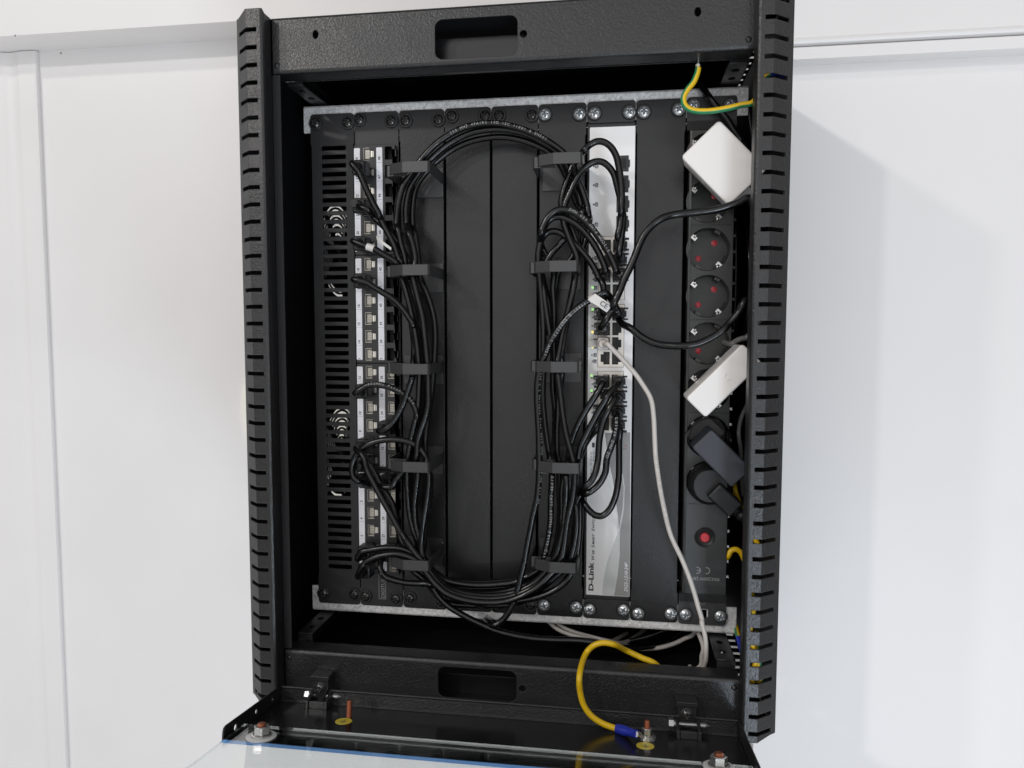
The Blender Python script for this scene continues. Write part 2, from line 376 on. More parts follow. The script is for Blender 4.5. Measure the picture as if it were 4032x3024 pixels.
# ------------------------------------------------------------------ the cabinet
cab = thing('server_cabinet', (0, 295, -302), 'black wall-mounted network cabinet standing open, with slotted edges and a glass door folded down', 'network cabinet')
ZT = 302.0
def edge_strip(sgn, xin, xf0, xf1, xout, parent, label):
    # sheet profile from the inner wall round the front and the chamfer to the side; slots cut through front and chamfer
    yf, yo = -85.0, -72.0
    prof = [(xin, -70.6), (xin, yf+3.0), (xin+sgn*0.9, yf+0.9), (xf0+sgn*1.0, yf), (xf0+sgn*(4.2), yf), (xf1, yf), (xf1+(xout-xf1)*.74, yf+(yo-yf)*.74), (xout, yo), (xout, yo+14)]
    slot_seg = (4, 5)
    t = 1.4
    # inner offset
    inn = []
    for i, p in enumerate(prof):
        a = Vector(prof[max(i-1, 0)]); b = Vector(prof[min(i+1, len(prof)-1)]); d = (b-a).normalized(); n = Vector((-d.y, d.x))*sgn
        inn.append((p[0]+n.x*t, p[1]+n.y*t))
    zs = [-ZT]; slots = []
    for k in range(40, -1, -1):
        zc = 287.7-14.63*k; zs += [zc-1.75, zc+1.75]; slots.append(len(zs)-2)
    zs.append(ZT)
    def ztop(i, z):
        if abs(z) < ZT-1: return z
        return math.copysign(ZT + (3.0 if 2 <= i <= 5 else 0), z)
    mb = MB()
    nP = len(prof); vo = []; 
    for z in zs:
        for i, p in enumerate(prof): vo.append((p[0], p[1], ztop(i, z)))
    for z in zs:
        for i, p in enumerate(inn): vo.append((p[0], p[1], ztop(i, z)))
    K = len(zs)*nP
    fs = []
    def idx(j, i, inner=0): return inner*K+j*nP+i
    for j in range(len(zs)-1):
        for i in range(nP-1):
            if j in slots and i in slot_seg: continue
            q = [idx(j, i), idx(j, i+1), idx(j+1, i+1), idx(j+1, i)]
            r = [idx(j, i, 1), idx(j+1, i, 1), idx(j+1, i+1, 1), idx(j, i+1, 1)]
            if sgn < 0: q.reverse(); r.reverse()
            fs.append(tuple(q)); fs.append(tuple(r))
    for j in slots:
        for i in slot_seg:
            fs.append((idx(j, i), idx(j, i+1), idx(j, i+1, 1), idx(j, i, 1))); fs.append((idx(j+1, i), idx(j+1, i, 1), idx(j+1, i+1, 1), idx(j+1, i+1)))
        for i in (slot_seg[0], slot_seg[-1]+1):
            fs.append((idx(j, i), idx(j, i, 1), idx(j+1, i, 1), idx(j+1, i)))
    for j in (0, len(zs)-1):
        for i in range(nP-1): fs.append((idx(j, i), idx(j, i+1), idx(j, i+1, 1), idx(j, i, 1)))
    for i in (0, nP-1):
        for j in range(len(zs)-1): fs.append((idx(j, i), idx(j, i, 1), idx(j+1, i, 1), idx(j+1, i)))
    mb.add(vo, fs, 'powder')
    # closed ends
    nz = len(zs)-1
    q = [idx(nz, i) for i in range(0, 8)]; r = [idx(0, i) for i in range(0, 8)]
    (q if sgn < 0 else r).reverse()
    for c in (q, r):
        pv = [vo[i] for i in c]; m_ = tuple(sum(p[k] for p in pv)/8 for k in range(3))
        mb.add(pv+[m_], [(i, (i+1) % 8, 8) for i in range(8)], 'powder')
    xa_, xb_ = sorted((xin+sgn*2.5, xout-sgn*1.6))
    pl_ = [(xin+sgn*2.5, -81), (xf1, -81.5), (xout-sgn*3, -70.5), (xout-sgn*3, -58), (xin+sgn*2.5, -58)]
    for z_ in (ZT-1.4, -ZT+0.8): mb.prism(pl_ if sgn > 0 else pl_[::-1], z_, z_+.6, 'inner')
    if sgn < 0: mb.box(xin, xin+7.2, -69.5, -68.2, -258, 254.5, 'inner')
    return build('edge_strip', mb, parent, label=label)
edge_strip(-1, -203.5, -205.2, -219.2, -234.0, cab, 'slotted edge strip on the left')
edge_strip(1, 200.8, 202.3, 213.6, 230.4, cab, 'slotted edge strip on the right')
ZC0 = at(1200+0, 2700, -70).z
def bar(zlo, zhi, lip_z, sg, parent, label):
    mb = MB()
    if sg > 0:
        h = [rrect(-57.8, 12.3, 260.2, 292.6, 6.5), circ(*[at(2061, 133, -70)[i] for i in (0, 2)], 3.1), circ(*[at(1242, 135.6, -70)[i] for i in (0, 2)], 2.6, ry=3.7), circ(*[at(2748, 46, -70)[i] for i in (0, 2)], 2.6, ry=3.7)]
    else:
        h = [rrect(-58.5, 12.2, -293.7, -265.2, 6.5), circ(*[at(2057, 2711, -70)[i] for i in (0, 2)], 3.1)]
    a_, b_ = (zlo+2.6, zhi) if sg > 0 else (zlo, zhi-2.6)
    mb.plate([(-202.6, a_), (201.6, a_), (201.6, b_), (-202.6, b_)], -70, -68.5, 'powder', h)
    # rounded fold and the lip behind it
    lz = zlo if sg > 0 else zhi
    R_ = 2.6; zc = lz+R_*sg; yc = -70+R_
    po = [(yc-R_*math.cos(math.radians(90*k/6)), zc-sg*R_*math.sin(math.radians(90*k/6))) for k in range(7)]
    pi_ = [(yc-(R_-1.5)*math.cos(math.radians(90*k/6)), zc-sg*(R_-1.5)*math.sin(math.radians(90*k/6))) for k in range(7)]
    poly = po+[(-51, lz), (-51, lz+1.5*sg)]+pi_[::-1]
    if sg < 0: poly.reverse()
    n0 = len(mb.sm); mb.prism(poly[::-1] if sum(poly[i][0]*poly[(i+1) % len(poly)][1]-poly[(i+1) % len(poly)][0]*poly[i][1] for i in range(len(poly))) < 0 else poly, -202.6, 201.6, 'powder', frame((0, 0, 0), (0, 1, 0), (0, 0, 1), (1, 0, 0)))
    if sg > 0: mb.box(-201.5, 199.8, -48.2, -46.8, 255.4, 285.5, 'doorcoat')
    else:
        mb.box(-201.5, 199.8, -46, -44.6, -301, -283, 'doorcoat'); mb.box(-201.5, 199.8, -52.2, -50.8, -266, -259.6, 'powder')
    # gusset tabs and weld beads
    for xx in (-200.9, 199.0):
        for zz in (lz+sg*7.5,):
            mb.lathe([(0, 1.2), (1.6, .9), (2.4, .1)], frame((xx+(2.2 if xx < 0 else -2.2), -70.1, zz), *UPR), 'powder', 10)
    return build('front_bar', mb, parent, label=label)
bar(255.2, ZT, 255.2, 1, cab, 'front bar along the upper edge')
bar(-ZT, -259.2, -259.2, -1, cab, 'front bar along the lower edge')
def fan_holes(cy, cz):
    out = []
    for r0, r1 in [(8+5.4*k_, 11+5.4*k_) for k_ in range(9)]:
        for q in range(4):
            a0 = math.radians(90*q+45+300/r1); a1 = math.radians(90*q+135-300/r1)
            n = 8
            o = [(cy+r1*math.cos(a0+(a1-a0)*k/n), cz+r1*math.sin(a0+(a1-a0)*k/n)) for k in range(n+1)]
            i = [(cy+r0*math.cos(a1+(a0-a1)*k/n), cz+r0*math.sin(a1+(a0-a1)*k/n)) for k in range(n+1)]
            out.append(o+i)
    return out
FANS = ((152, 128), (150, -112))
mb = MB(); mb.prism([(-58, -ZT), (295, -ZT), (295, ZT), (-58, ZT)], -0.7, 0.7, 'inner', frame((-233, 0, 0), (0, 1, 0), (0, 0, 1), (1, 0, 0)), [h for f in FANS for h in fan_holes(*f)])
sp = build('side_panel', mb, cab)
for cy, cz in FANS:
    mb = MB(); T = frame((-231.9, cy, cz), (0, 1, 0), (0, 0, 1), (1, 0, 0))
    mb.lathe([(0, 9), (13, 9), (15, 7), (15, 0)], T, 'blackplastic', 24)
    for k in range(7):
        a = 2*math.pi*k/7+.3; c, s_ = math.cos(a), math.sin(a); d = math.radians(16)
        mb.add([(18*c, 18*s_, 2), (54*c, 54*s_, 1), (54*math.cos(a+.42), 54*math.sin(a+.42), 10), (18*math.cos(a+.6), 18*math.sin(a+.6), 8)], [(0, 1, 2, 3)], 'blackplastic', False, T)
    build('fan', mb, sp)
mb = MB(); mb.box(228.9, 230.4, -58, 295, -ZT, ZT, 'inner'); build('side_panel', mb, cab)
def slit_panel(z):
    mb = MB()
    holes = [[(207, y), (226.5, y), (226.5, y+6.0), (207, y+6.0)] for y in range(26, 240, 16)]
    mb.prism([(-233, -70.8), (228.5, -70.8), (228.5, 295), (-233, 295)], -0.25, 0.25, 'inner', frame((0, 0, z), (1, 0, 0), (0, 1, 0), (0, 0, 1)), holes)
    return build('casing_panel', mb, cab)
slit_panel(ZT-0.8); slit_panel(-ZT+0.8)
mb = MB(); mb.box(-232, 228, 294, 296, -300, 300, 'inner'); build('back_panel', mb, cab)
# galvanised rails
def rail(sg):
    mb = MB(); zo = 250.2*sg; zi = 224.5*sg; x0, x1 = -207.0, 209.3
    holes = []
    for u in range(9):
        for o in (6.35, 22.25, 38.1):
            xx = u*44.45+o-200.0
            holes.append([(xx-4.6, 232.5*sg-4.6), (xx+4.6, 232.5*sg-4.6), (xx+4.6, 232.5*sg+4.6), (xx-4.6, 232.5*sg+4.6)])
    z0, z1 = min(zi, zo-2*sg), max(zi, zo-2*sg)
    mb.plate([(x0, z0), (x1, z0), (x1, z1), (x0, z1)], 1.9, 3.6, 'galv', holes)
    pr = [(1.9, 248.2), (2.6, 249.6), (4.0, 250.4), (26, 250.4), (26, 248.8), (4.0, 248.8), (3.6, 248.2)]
    if sg < 0: pr = [(p[0], -p[1]) for p in pr][::-1]
    mb.prism(pr, x0, x1, 'galv', frame((0, 0, 0), (0, 1, 0), (0, 0, 1), (1, 0, 0)))
    return build('mounting_rail', mb, cab, label='galvanised rail with spangled zinc')
rail(1); rail(-1)
def bracket(x0, x1, z, sg):
    mb = MB(); xm = (x0+x1)/2
    hol = [circ(xm, y, 3.0, 16, 4.0) for y in (-34, -14)]
    mb.prism(rrect(x0, x1, -49, 60, 2), -0.9, 0.9, 'powder_fine', frame((0, 0, z), (1, 0, 0), (0, 1, 0), (0, 0, 1)), hol)
    xs = x0 if x0 < 0 else x1
    mb.box(xs-0.9, xs+0.9, -47, 60, min(z, z+sg*22), max(z, z+sg*22), 'powder_fine')
    mb.box(x0+1, x1-1, -48.6, -47, min(z, z+sg*9), max(z, z+sg*9), 'powder_fine')
    return build('bracket', mb, cab)
bracket(-199.5, -184.5, 252.6, 1); bracket(-199.5, -184.5, -252.6, -1); bracket(184.5, 200.5, 252.6, 1); bracket(184.5, 200.5, -252.6, -1)

# door folded down towards the viewer
TH = math.radians(8.5); DO = Vector((0, -80.5, -302.6)); DV = Vector((0, -math.cos(TH), math.sin(TH))); DN = Vector((0, math.sin(TH), math.cos(TH)))
def D(u, v, n): return DO+Vector((u, 0, 0))+DV*v+DN*n
def on_door(p, n):
    d = ray(*p); o = DO+DN*n; t = (o-CC).dot(DN)/d.dot(DN); q = CC+d*t-DO; return q.x, q.dot(DV)
door = bpy.data.objects.new('door', None); door.empty_display_size = .02; link(door, cab, D(0, 0, 0)); tag(door, 'glass door folded down')
TD = frame(DO, (1, 0, 0), DV, DN)           # local: x along hinge, y along door, z normal... (left-handed guard below)
TD = Matrix(((1, DV.x, DN.x, DO.x), (0, DV.y, DN.y, DO.y), (0, DV.z, DN.z, DO.z), (0, 0, 0, 1)))
def dbox(mb, u0, u1, v0, v1, n0, n1, m):
    v = [D(u, a, n) for u in (u0, u1) for a in (v0, v1) for n in (n0, n1)]
    mb.add(v, [(2, 3, 1, 0), (5, 7, 6, 4), (1, 5, 4, 0), (6, 7, 3, 2), (4, 6, 2, 0), (3, 7, 5, 1)], m)
DU0, DU1 = -203.0, 199.3
mb = MB(); dbox(mb, DU0, DU1, 0, 97, -1.2, 0, 'doorcoat'); dbox(mb, DU0, DU1, -1.2, 0, -1.2, 12.2, 'powder')
def flange(u, m):
    pts = [(0, 0), (97, 0), (97, 9), (96, 11.5), (94, 12.6), (0, 12.6)]
    hol = [circ(16, 6.5, 1.7, 12), circ(45, 6.4, 2.1, 12), circ(79, 6.2, 2.6, 12)] if u < 0 else []
    T = Matrix(((0, 0, 1, u), (DV.y, DN.y, 0, DO.y), (DV.z, DN.z, 0, DO.z), (0, 0, 0, 1)))
    mb.prism(pts[::-1], 0, 1.3, m, T, [h[::-1] for h in hol])
flange(DU0-1.3, 'powder'); flange(DU1, 'powder')
mb.tube([D(DU0, -.6, 12.2), D(DU1, -.6, 12.2)], .95, 'powder', 10); mb.tube([D(DU0, .3, .1), D(DU1, .3, .1)], .7, 'powder', 8)
for uu in (DU0-.6, DU1+.6): mb.tube([D(uu, 0, 12.6), D(uu, 94, 12.6), D(uu, 96.4, 11.4), D(uu, 97, 9), D(uu, 97, 1)], .8, 'powder', 8)
build('hinge_strip', mb, door)
mb = MB(); dbox(mb, DU0, DU1, 97.05, 98.6, -1.0, 1.6, 'bluefilm'); build('blue_film', mb, door)
gv = on_door(px('H', 600, 1405), 6)[1]
mb = MB(); dbox(mb, DU0+2.5, DU1-1.2, gv, 430, 1.8, 5.8, 'glass'); build('glass_pane', mb, door)
def hexn(mb, T, r, h, m):
    mb.prism([(r*math.cos(math.pi*k/3), r*math.sin(math.pi*k/3)) for k in range(6)], 0, h, m, T)
def tdoor(u, v, n): return frame(D(u, v, n), (-1, 0, 0), DV, DN)
def stud(u, v, h, m='copper', n0=0.0, nut=False, r=2.5):
    mb = MB(); prof = [(r, 0)]
    k = 0
    hh = 0.4
    while hh < h-0.8:
        prof += [(r, hh), (r-0.28, hh+.35)]; hh += .7
    prof += [(r, h-0.7), (r-.6, h), (0, h)]
    mb.lathe(prof, tdoor(u, v, n0), m, 16, False); return mb
uL, vL = on_door(px('I', 1265, 1035), 0.5); uR, vR = on_door(px('H', 855, 1235), 1.5)
build('ground_stud', stud(uL, vL, 14), door)
build('ground_stud', stud(uR, vR, 15), door)
def nutmb(u, v, n0, r, h, wr, wm):
    mb = MB(); T = tdoor(u, v, n0)
    mb.lathe([(0, 1.2), (wr*.93, 1.2), (wr, .8), (wr, 0)], T, wm, 36)
    T2 = tdoor(u, v, n0+1.2); mb.lathe([(r*1.25, 0), (r*1.25, 1.0), (r*1.0, 1.5)], T2, 'steel', 24); hexn(mb, tdoor(u, v, n0+2.5), r, h, 'steel')
    mb.lathe([(r*.86, 0), (r*.8, .5), (r*.5, .5)], tdoor(u, v, n0+2.5+h-.1), 'steel', 20); return mb
build('nut', nutmb(uR, vR, 1.4, 4.6, 4.6, 7.2, 'steel'), door)
for p in (px('I', 415, 1225), px('H', 1550, 1520)):
    u, v = on_door(p, 6.5)
    build('nut', nutmb(u, v, 5.9, 6.3, 5.6, 11.5, 'rubberwhite'), door); build('bolt', stud(u, v, 10.5, 'copper', 6.0, r=3.3), door)
for p in (px('I', 1212, 1080), px('H', 838, 1318)):
    u, v = on_door(p, .2); mb = MB()
    mb.lathe([(0, .2), (7.0, .2), (7.1, 0)], tdoor(u, v, 0.05), 'sticker', 36)
    for (a0, a1, b0, b1) in ((-.35, .35, -3.6, .2), (-3, 3, .2, .9), (-2, 2, 1.7, 2.3), (-1, 1, 3.1, 3.7)):
        dbox(mb, u+a0, u+a1, v+b0, v+b1, .27, .31, 'ink')
    build('earth_sticker', mb, door)
def hinge(p, par):
    u, v = on_door(p, 0.2); mb = MB(); m = 'hinge'
    dbox(mb, u-7.0, u+7.0, v-15, v-1, .1, 3.2, m); dbox(mb, u-7.0, u+7.0, v-1.2, v+1, .1, 6.0, m)
    for s in (-1, 1):
        T = Matrix(((0, 0, 1, u+s*8.6-1.3), (DV.y, DN.y, 0, D(0, v-20, 0).y), (DV.z, DN.z, 0, D(0, v-20, 0).z), (0, 0, 0, 1)))
        mb.prism([(0, 5), (3, 10), (9, 11.2), (15, 9), (22, 6.4), (22, 0), (6, 0)][::-1], 0, 2.6, m, T)
    z0 = D(u, v-24, 0).z
    mb.prism([(-7.6, 27.5), (7.6, 27.5), (7.6, 17), (4.4, 10), (2.2, 5.5), (-2.2, 5.5), (-4.4, 10), (-7.6, 17)][::-1], 0, 11, m, frame((u-.6, -71, z0), *UPR))
    mb.prism(rrect(-8.8, 8.8, 24.6, 28.4, 1.2, 3), 0, 13, m, frame((u-.6, -70.6, z0), *UPR))
    mb.prism(circ(0, 0, 4.9, 24), 0, 1.2, m, frame((u-.6, -82, z0+17.5), *UPR))
    ho = build('hinge', mb, par)
    mb = MB(); mb.add(*dome(4.0, 1.6), 'screwblack', True, frame((u-.6, -83.2, z0+17.5), *UPR)); build('hinge_screw', mb, par)
    mb = MB(); c = D(u, v-12, 7.2); TX = frame(c, (0, 1, 0), (0, 0, 1), (1, 0, 0))
    mb.lathe([(0, -15.5), (4.6, -15.5), (4.6, -11.6), (0, -11.6)], TX, 'pinsteel', 6, False); mb.lathe([(3.4, -11.6), (3.4, -10)], TX, 'pinsteel', 20)
    mb.lathe([(2.0, -10), (2.0, 10)], TX, 'pinsteel', 16); mb.lathe([(0, 10), (2.6, 10.2), (2.9, 14), (2.2, 15.5), (0, 19)], TX, 'pinsteel', 20); build('hinge_pin', mb, par)
def dome(R, H, cross=True, n=64, rings=16):
    vs = [(0, 0, H-(1.1 if cross else 0))]; fs = []
    for i in range(1, rings+1):
        r = R*i/rings
        for k in range(n):
            a = 2*math.pi*k/n; x, y = r*math.cos(a), r*math.sin(a); h = H*(1-(r/R)**2.6)
            if cross:
                w_ = R*.15+max(0, .08*(R*.3-r)); d = min(abs(x), abs(y)); L_ = R*.56
                if r < L_:
                    f = max(0, min(1, (w_-d)/(R*.06)+.5)); h -= f*1.1*min(1, (L_-r)/(R*.12))
            vs.append((x, y, max(h, -.2)))
    for k in range(n): fs.append((0, 1+k, 1+(k+1) % n))
    for i in range(rings-1):
        for k in range(n):
            a = 1+i*n+k; b = 1+i*n+(k+1) % n; fs.append((a, a+n, b+n, b))
    return vs, fs
hinge(px('I', 950, 955), door); hinge(px('H', 1260, 1252), door)

# ------------------------------------------------------------------ rack screws
def screw_mesh(name, m, R=5.6):
    mb = MB(); vs, fs = dome(R, 2.6); F = frame((0, 0, 0), *UPR)
    def inner(f):
        x = sum(vs[i][0] for i in f)/len(f); y = sum(vs[i][1] for i in f)/len(f); r = math.hypot(x, y)
        return r < R*.54 and min(abs(x), abs(y)) < R*.125+max(0, .10*(R*.34-r))
    b0 = len(mb.v); mb.add(vs, [f for f in fs if not inner(f)], m, True, F); k = mb.mi('recess' if m == 'chrome' else 'recessblack')
    ins = [f for f in fs if inner(f)]; mb.f += [tuple(b0+i for i in f) for f in ins]; mb.m += [k]*len(ins); mb.sm += [True]*len(ins)
    mb.lathe([(R, -.2), (R, 1.0)], frame((0, 0.9, 0), *UPR), m, 40); return mb.mesh(name)
SCB = screw_mesh('black_screw', 'screwblack', 5.3); SCZ = screw_mesh('zinc_screw', 'chrome', 5.6)
mb = MB(); mb.lathe([(4.5, 1.6), (6.2, 1.6), (6.7, 1.1), (6.7, 0)], frame((0, 0, 0), *UPR), 'blackplastic', 36); WSH = mb.mesh('washer')
TOP = [(1241.8, 485.1), (1367.7, 482.9), (1414.6, 471), (1539.4, 475.6), (1596.9, 475.1), (1725.8, 471.5), (1779, 457), (1910, 455.5), (1965, 454.5), (2094.2, 452.6), (2145.8, 450.4), (2281.1, 448.5), (2341.6, 445.8), (2477.8, 441.2), (2535.5, 440.3), (2672.9, 430.4), (2731.5, 414), (2876, 413)]
BOT = [(1273.6, 2337.7), (1394.3, 2340.4), (1439, 2347.2), (1558.4, 2356.7), (1614, 2354), (1736, 2368.9), (1786, 2366), (1912, 2380), (1965, 2380), (2089.2, 2381), (2142.1, 2382.6), (2268, 2390.5), (2321.8, 2400), (2454.8, 2401.6), (2513.3, 2415.8), (2641, 2417), (2699.5, 2420), (2836, 2426.9)]
def screws(u, parent):
    for row in (TOP, BOT):
        for k in (2*u, 2*u+1):
            p = at(row[k][0], row[k][1], -1.0); black = k < 10
            ws = inst('washer', WSH, parent, (p.x, -0.1, p.z))
            inst('screw', SCB if black else SCZ, parent, (p.x, -1.3, p.z), (0, random.uniform(0, 1.5), 0))
X0 = lambda u: -200.0+44.45*u
def panel_outline(x0, x1, zh=241.3, r=3.2, notch=True):
    a = x0+.35; b = x1-.35
    o = []
    zc = 213.0
    pts = rrect(a, b, -zh, zh, r, 4)
    if not notch: return pts
    # relief cut between ear and folded front
    top = pts[:5]; tl = pts[5:10]; bl = pts[10:15]; br = pts[15:]
    c = 0.9
    return top+tl+[(a, zc), (a+c, zc-1.5), (a+c, -zc+1.5), (a, -zc)]+bl+br+[(b, -zc), (b-c, -zc+1.5), (b-c, zc-1.5), (b, zc)]
def flanges(mb, x0, x1, m, d=14):
    for s, xx in ((1, x0+1.25), (-1, x1-1.25)):
        mb.box(min(xx, xx+s*1.2), max(xx, xx+s*1.2), 1.3, d, -211, 211, m)
def stamp_dust(mb): pass

# blank panels
def blank(u, m, label, group='plain blank panels bolted in the rack'):
    t = thing('blank_panel', (X0(u)+22, 0, 0), label, 'blank panel', group)
    mb = MB(); mb.plate(panel_outline(X0(u), X0(u+1)), 0, 1.5, m); flanges(mb, X0(u), X0(u+1), m); build('panel', mb, t); screws(u, t); return t
blank(3, 'powder_fine', 'textured black blank panel next to the left set of cable rings')
blank(4, 'powder_fine', 'textured black blank panel next to the right set of cable rings')
blank(7, 'powder_fine', 'textured black blank panel between the silver switch and the power strip')
# vented panel
t = thing('vented_panel', (X0(0)+22, 0, 0), 'black panel with a long column of ventilation slots beside the patch panel', 'vented panel')
mb = MB(); hol = []
for k in range(51):
    zc = 208.8-8.24*k; hol.append(rrect(-188.6, -164.2, zc-2.15, zc+2.15, .5, 1))
mb.plate(panel_outline(X0(0), X0(1)), 0, 1.5, 'panel', hol); flanges(mb, X0(0), X0(1), 'panel'); build('panel', mb, t); screws(0, t)

# ------------------------------------------------------------------ cable managers with five rings each
def ring_mb(x, z, s=1.0):
    h = 4.7; mb = MB()
    xr = x+21.5; xl = x-21.0; f = -55.0
    mb.box(xl+4, xr, -1.7, -.15, z-12-h, z+12+h-6, 'ring')          # base tab riveted to the panel
    def bar(pts, t=1.5):
        poly = []
        P = [Vector(p) for p in pts]; L_ = []; R_ = []
        for i, p in enumerate(P):
            a = P[max(i-1, 0)]; b = P[min(i+1, len(P)-1)]; d = (b-a).normalized(); n = Vector((-d.y, d.x))
            L_.append(p+n*t/2); R_.append(p-n*t/2)
        poly = [(q.x, q.y) for q in L_]+[(q.x, q.y) for q in reversed(R_)]
        ar = sum(poly[i][0]*poly[(i+1) % len(poly)][1]-poly[(i+1) % len(poly)][0]*poly[i][1] for i in range(len(poly)))
        if ar < 0: poly.reverse()
        mb.prism(poly, z-h, z+h, 'ring')
    bar([(xr, -1.7), (xr, f+1), (xr-1, f), (xr-23.5, f), (xr-36.5, f+7.0), (xr-37.6, f+9.5)])
    bar([(xl, -1.7), (xl, f+15), (xl+1, f+14), (xl+18.5, f+13.0)])
    return mb
def cable_manager(u, zs, label):
    t = thing('cable_manager', (X0(u)+22, 0, 0), label, 'cable manager', 'cable managers with five rings')
    mb = MB(); mb.plate(panel_outline(X0(u), X0(u+1)), 0, 1.5, 'powder_fine'); flanges(mb, X0(u), X0(u+1), 'powder_fine'); build('panel', mb, t); screws(u, t)
    for x, z in zs: build('cable_ring', ring_mb(x, z), t)
    return t
RL = [at(1688, y, -55) for y in (655, 1062, 1454, 1841, 2229)]
RLc = [(p.x-21.5, p.z) for p in RL]
RRp = [at(x, y, -55) for x, y in ((2290, 620), (2274, 1047), (2277, 1446), (2282, 1845), (2270, 2238))]
RRc = [(p.x-21.5, p.z) for p in RRp]
cable_manager(2, RLc, 'black panel with five metal cable rings beside the numbered patch panel')
cable_manager(5, RRc, 'black panel with five metal cable rings beside the silver switch')

# ------------------------------------------------------------------ patch panel
PZ = lambda n: 201.1-17.35*(24-n)         # height of port n (1..24) of a row
XA, XB = -139.6, -117.6
t = thing('patch_bay', (X0(1)+22, 0, 0), 'black patch panel with two columns of numbered ports and pale number strips', 'patch panel')
def tshape(x, z, w=6.0, h=6.0, tw=4.2, th=3.4, sg=1):
    a = [(x-w*sg, z-h), (x-0*sg, z-h)]
    L_ = [(x-w*sg, z-h), (x+.8*sg, z-h), (x+.8*sg, z-th), (x+(.8+tw)*sg, z-th), (x+(.8+tw)*sg, z+th), (x+.8*sg, z+th), (x+.8*sg, z+h), (x-w*sg, z+h)]
    return L_ if sg > 0 else L_[::-1]
hol = []
for n in range(1, 25):
    hol.append(tshape(XA, PZ(n))); hol.append(tshape(XB, PZ(n)))
mb = MB()
mb.plate(rrect(X0(1)+.5, X0(2)-.5, -241.3, 241.3, 3.2, 4), 0, 1.6, 'panel', hol)
flanges(mb, X0(1), X0(2), 'panel')
build('panel', mb, t)
MODH = 51.6
for g in range(4):
    zc = (PZ(6*g+1)+PZ(6*g+6))/2
    mb = MB(); hh = [h for n in range(6*g+1, 6*g+7) for h in (tshape(XA, PZ(n)), tshape(XB, PZ(n)))]
    mb.plate(rrect(X0(1)+1.4, X0(2)-2.6, zc-MODH, zc+MODH, 1.2, 3), -5.0, -3.4, 'panel', hh)
    build('port_module', mb, t)
mb = MB()
for x_ in (X0(1)+1.6, X0(2)-3.2): mb.box(x_-.3, x_+.3, -3.3, -.1, -209, 209, 'panel')
build('side_rib', mb, t)
# port inside: shielded metal socket and plain black one
def port_mb(metal):
    mb = MB(); o = tshape(0, 0); m = 'shield' if metal else 'dark'
    cx = .0
    big = [(p[0]*1.0, p[1]*1.0) for p in o]
    # walls
    n = len(o)
    vs = [(p[0], 0, p[1]) for p in o]+[(p[0], 9, p[1]) for p in o]
    mb.add(vs, [(i, i+n, (i+1) % n+n, (i+1) % n) for i in range(n)], m)
    mb.add([(p[0], 8.9, p[1]) for p in o], [tuple(range(n))], 'dark')
    if metal:
        mb.box(-5.4, .4, 3.2, 8, -5.4, 5.4, 'portgrey')
        for k in range(6): mb.box(-5.0, .3, 3.0, 3.19, -4.3+k*1.6, -3.7+k*1.6, 'dark')
        mb.box(-6.3, -5.5, -.6, 6, -6.2, 6.2, 'shield'); mb.box(-6.0, .8, -.5, 6, 5.6, 6.2, 'contact'); mb.box(-6.0, .8, -.5, 6, -6.2, -5.6, 'contact')
        for k in range(8): mb.box(-4.6, .2, 1.5, 2.2, -3.7+k*1.0, -3.25+k*1.0, 'contact')
        mb.box(1.6, 3.1, -.2, 2.5, -2.9, 2.9, 'contact'); mb.box(3.5, 4.6, -.4, 4, -2.9, 2.9, 'shield')
    return mb
PMET = port_mb(True).mesh('shielded_port'); PBLK = port_mb(False).mesh('black_port')
for n in range(1, 25):
    inst('port', PMET, t, (XA, -3.3, PZ(n)))
    inst('port', PMET if n <= 12 else PBLK, t, (XB, -3.3, PZ(n)))
def label_strip(x0, x1, g, base):
    zc = (PZ(6*g+1)+PZ(6*g+6))/2; mb = MB()
    mb.plate(rrect(x0, x1, zc-48.8, zc+48.8, .8, 2), -5.45, -5.05, 'label')
    for n in range(6*g+1, 7+6*g):
        zz = PZ(n)-8.6
        if n > 6*g+1: mb.box(x0+.2, x1-.2, -5.50, -5.46, PZ(n)-8.75, PZ(n)-8.55, 'greyprint')
        mb.text(str(n+base), ((x0+x1)/2+.95, -5.46, zz+2.0), UPW, 3.5, 'ink', 0, bold=.02)
    build('label_strip', mb, t)
for g in range(4):
    label_strip(-154.0, -148.1, g, 0); label_strip(-131.9, -126.0, g, 24)
# maker's mark on the lower ear
mb = MB(); p0 = at(*px('C8', 1150, 1025), 0); p1 = at(*px('C8', 1250, 665), 0)
for a in ((p0.x, p0.x+.5, p0.z, p1.z), (p1.x-.5, p1.x, p0.z, p1.z), (p0.x, p1.x, p0.z, p0.z+.5), (p0.x, p1.x, p1.z-.5, p1.z)):
    mb.box(a[0], a[1], -.12, -.06, a[2], a[3], 'greyprint')
mb.text('DIGITUS', (p1.x-1.4, -.08, p0.z+1.6), UPW, 5.0, 'print', 0, sx=(p1.z-p0.z-6.5)/5.0/3.75, bold=.01)
mb.text('®', (p1.x-3.6, -.08, p1.z-3.6), UPW, 2.4, 'greyprint', 0)
build('maker_mark', mb, t); screws(1, t)

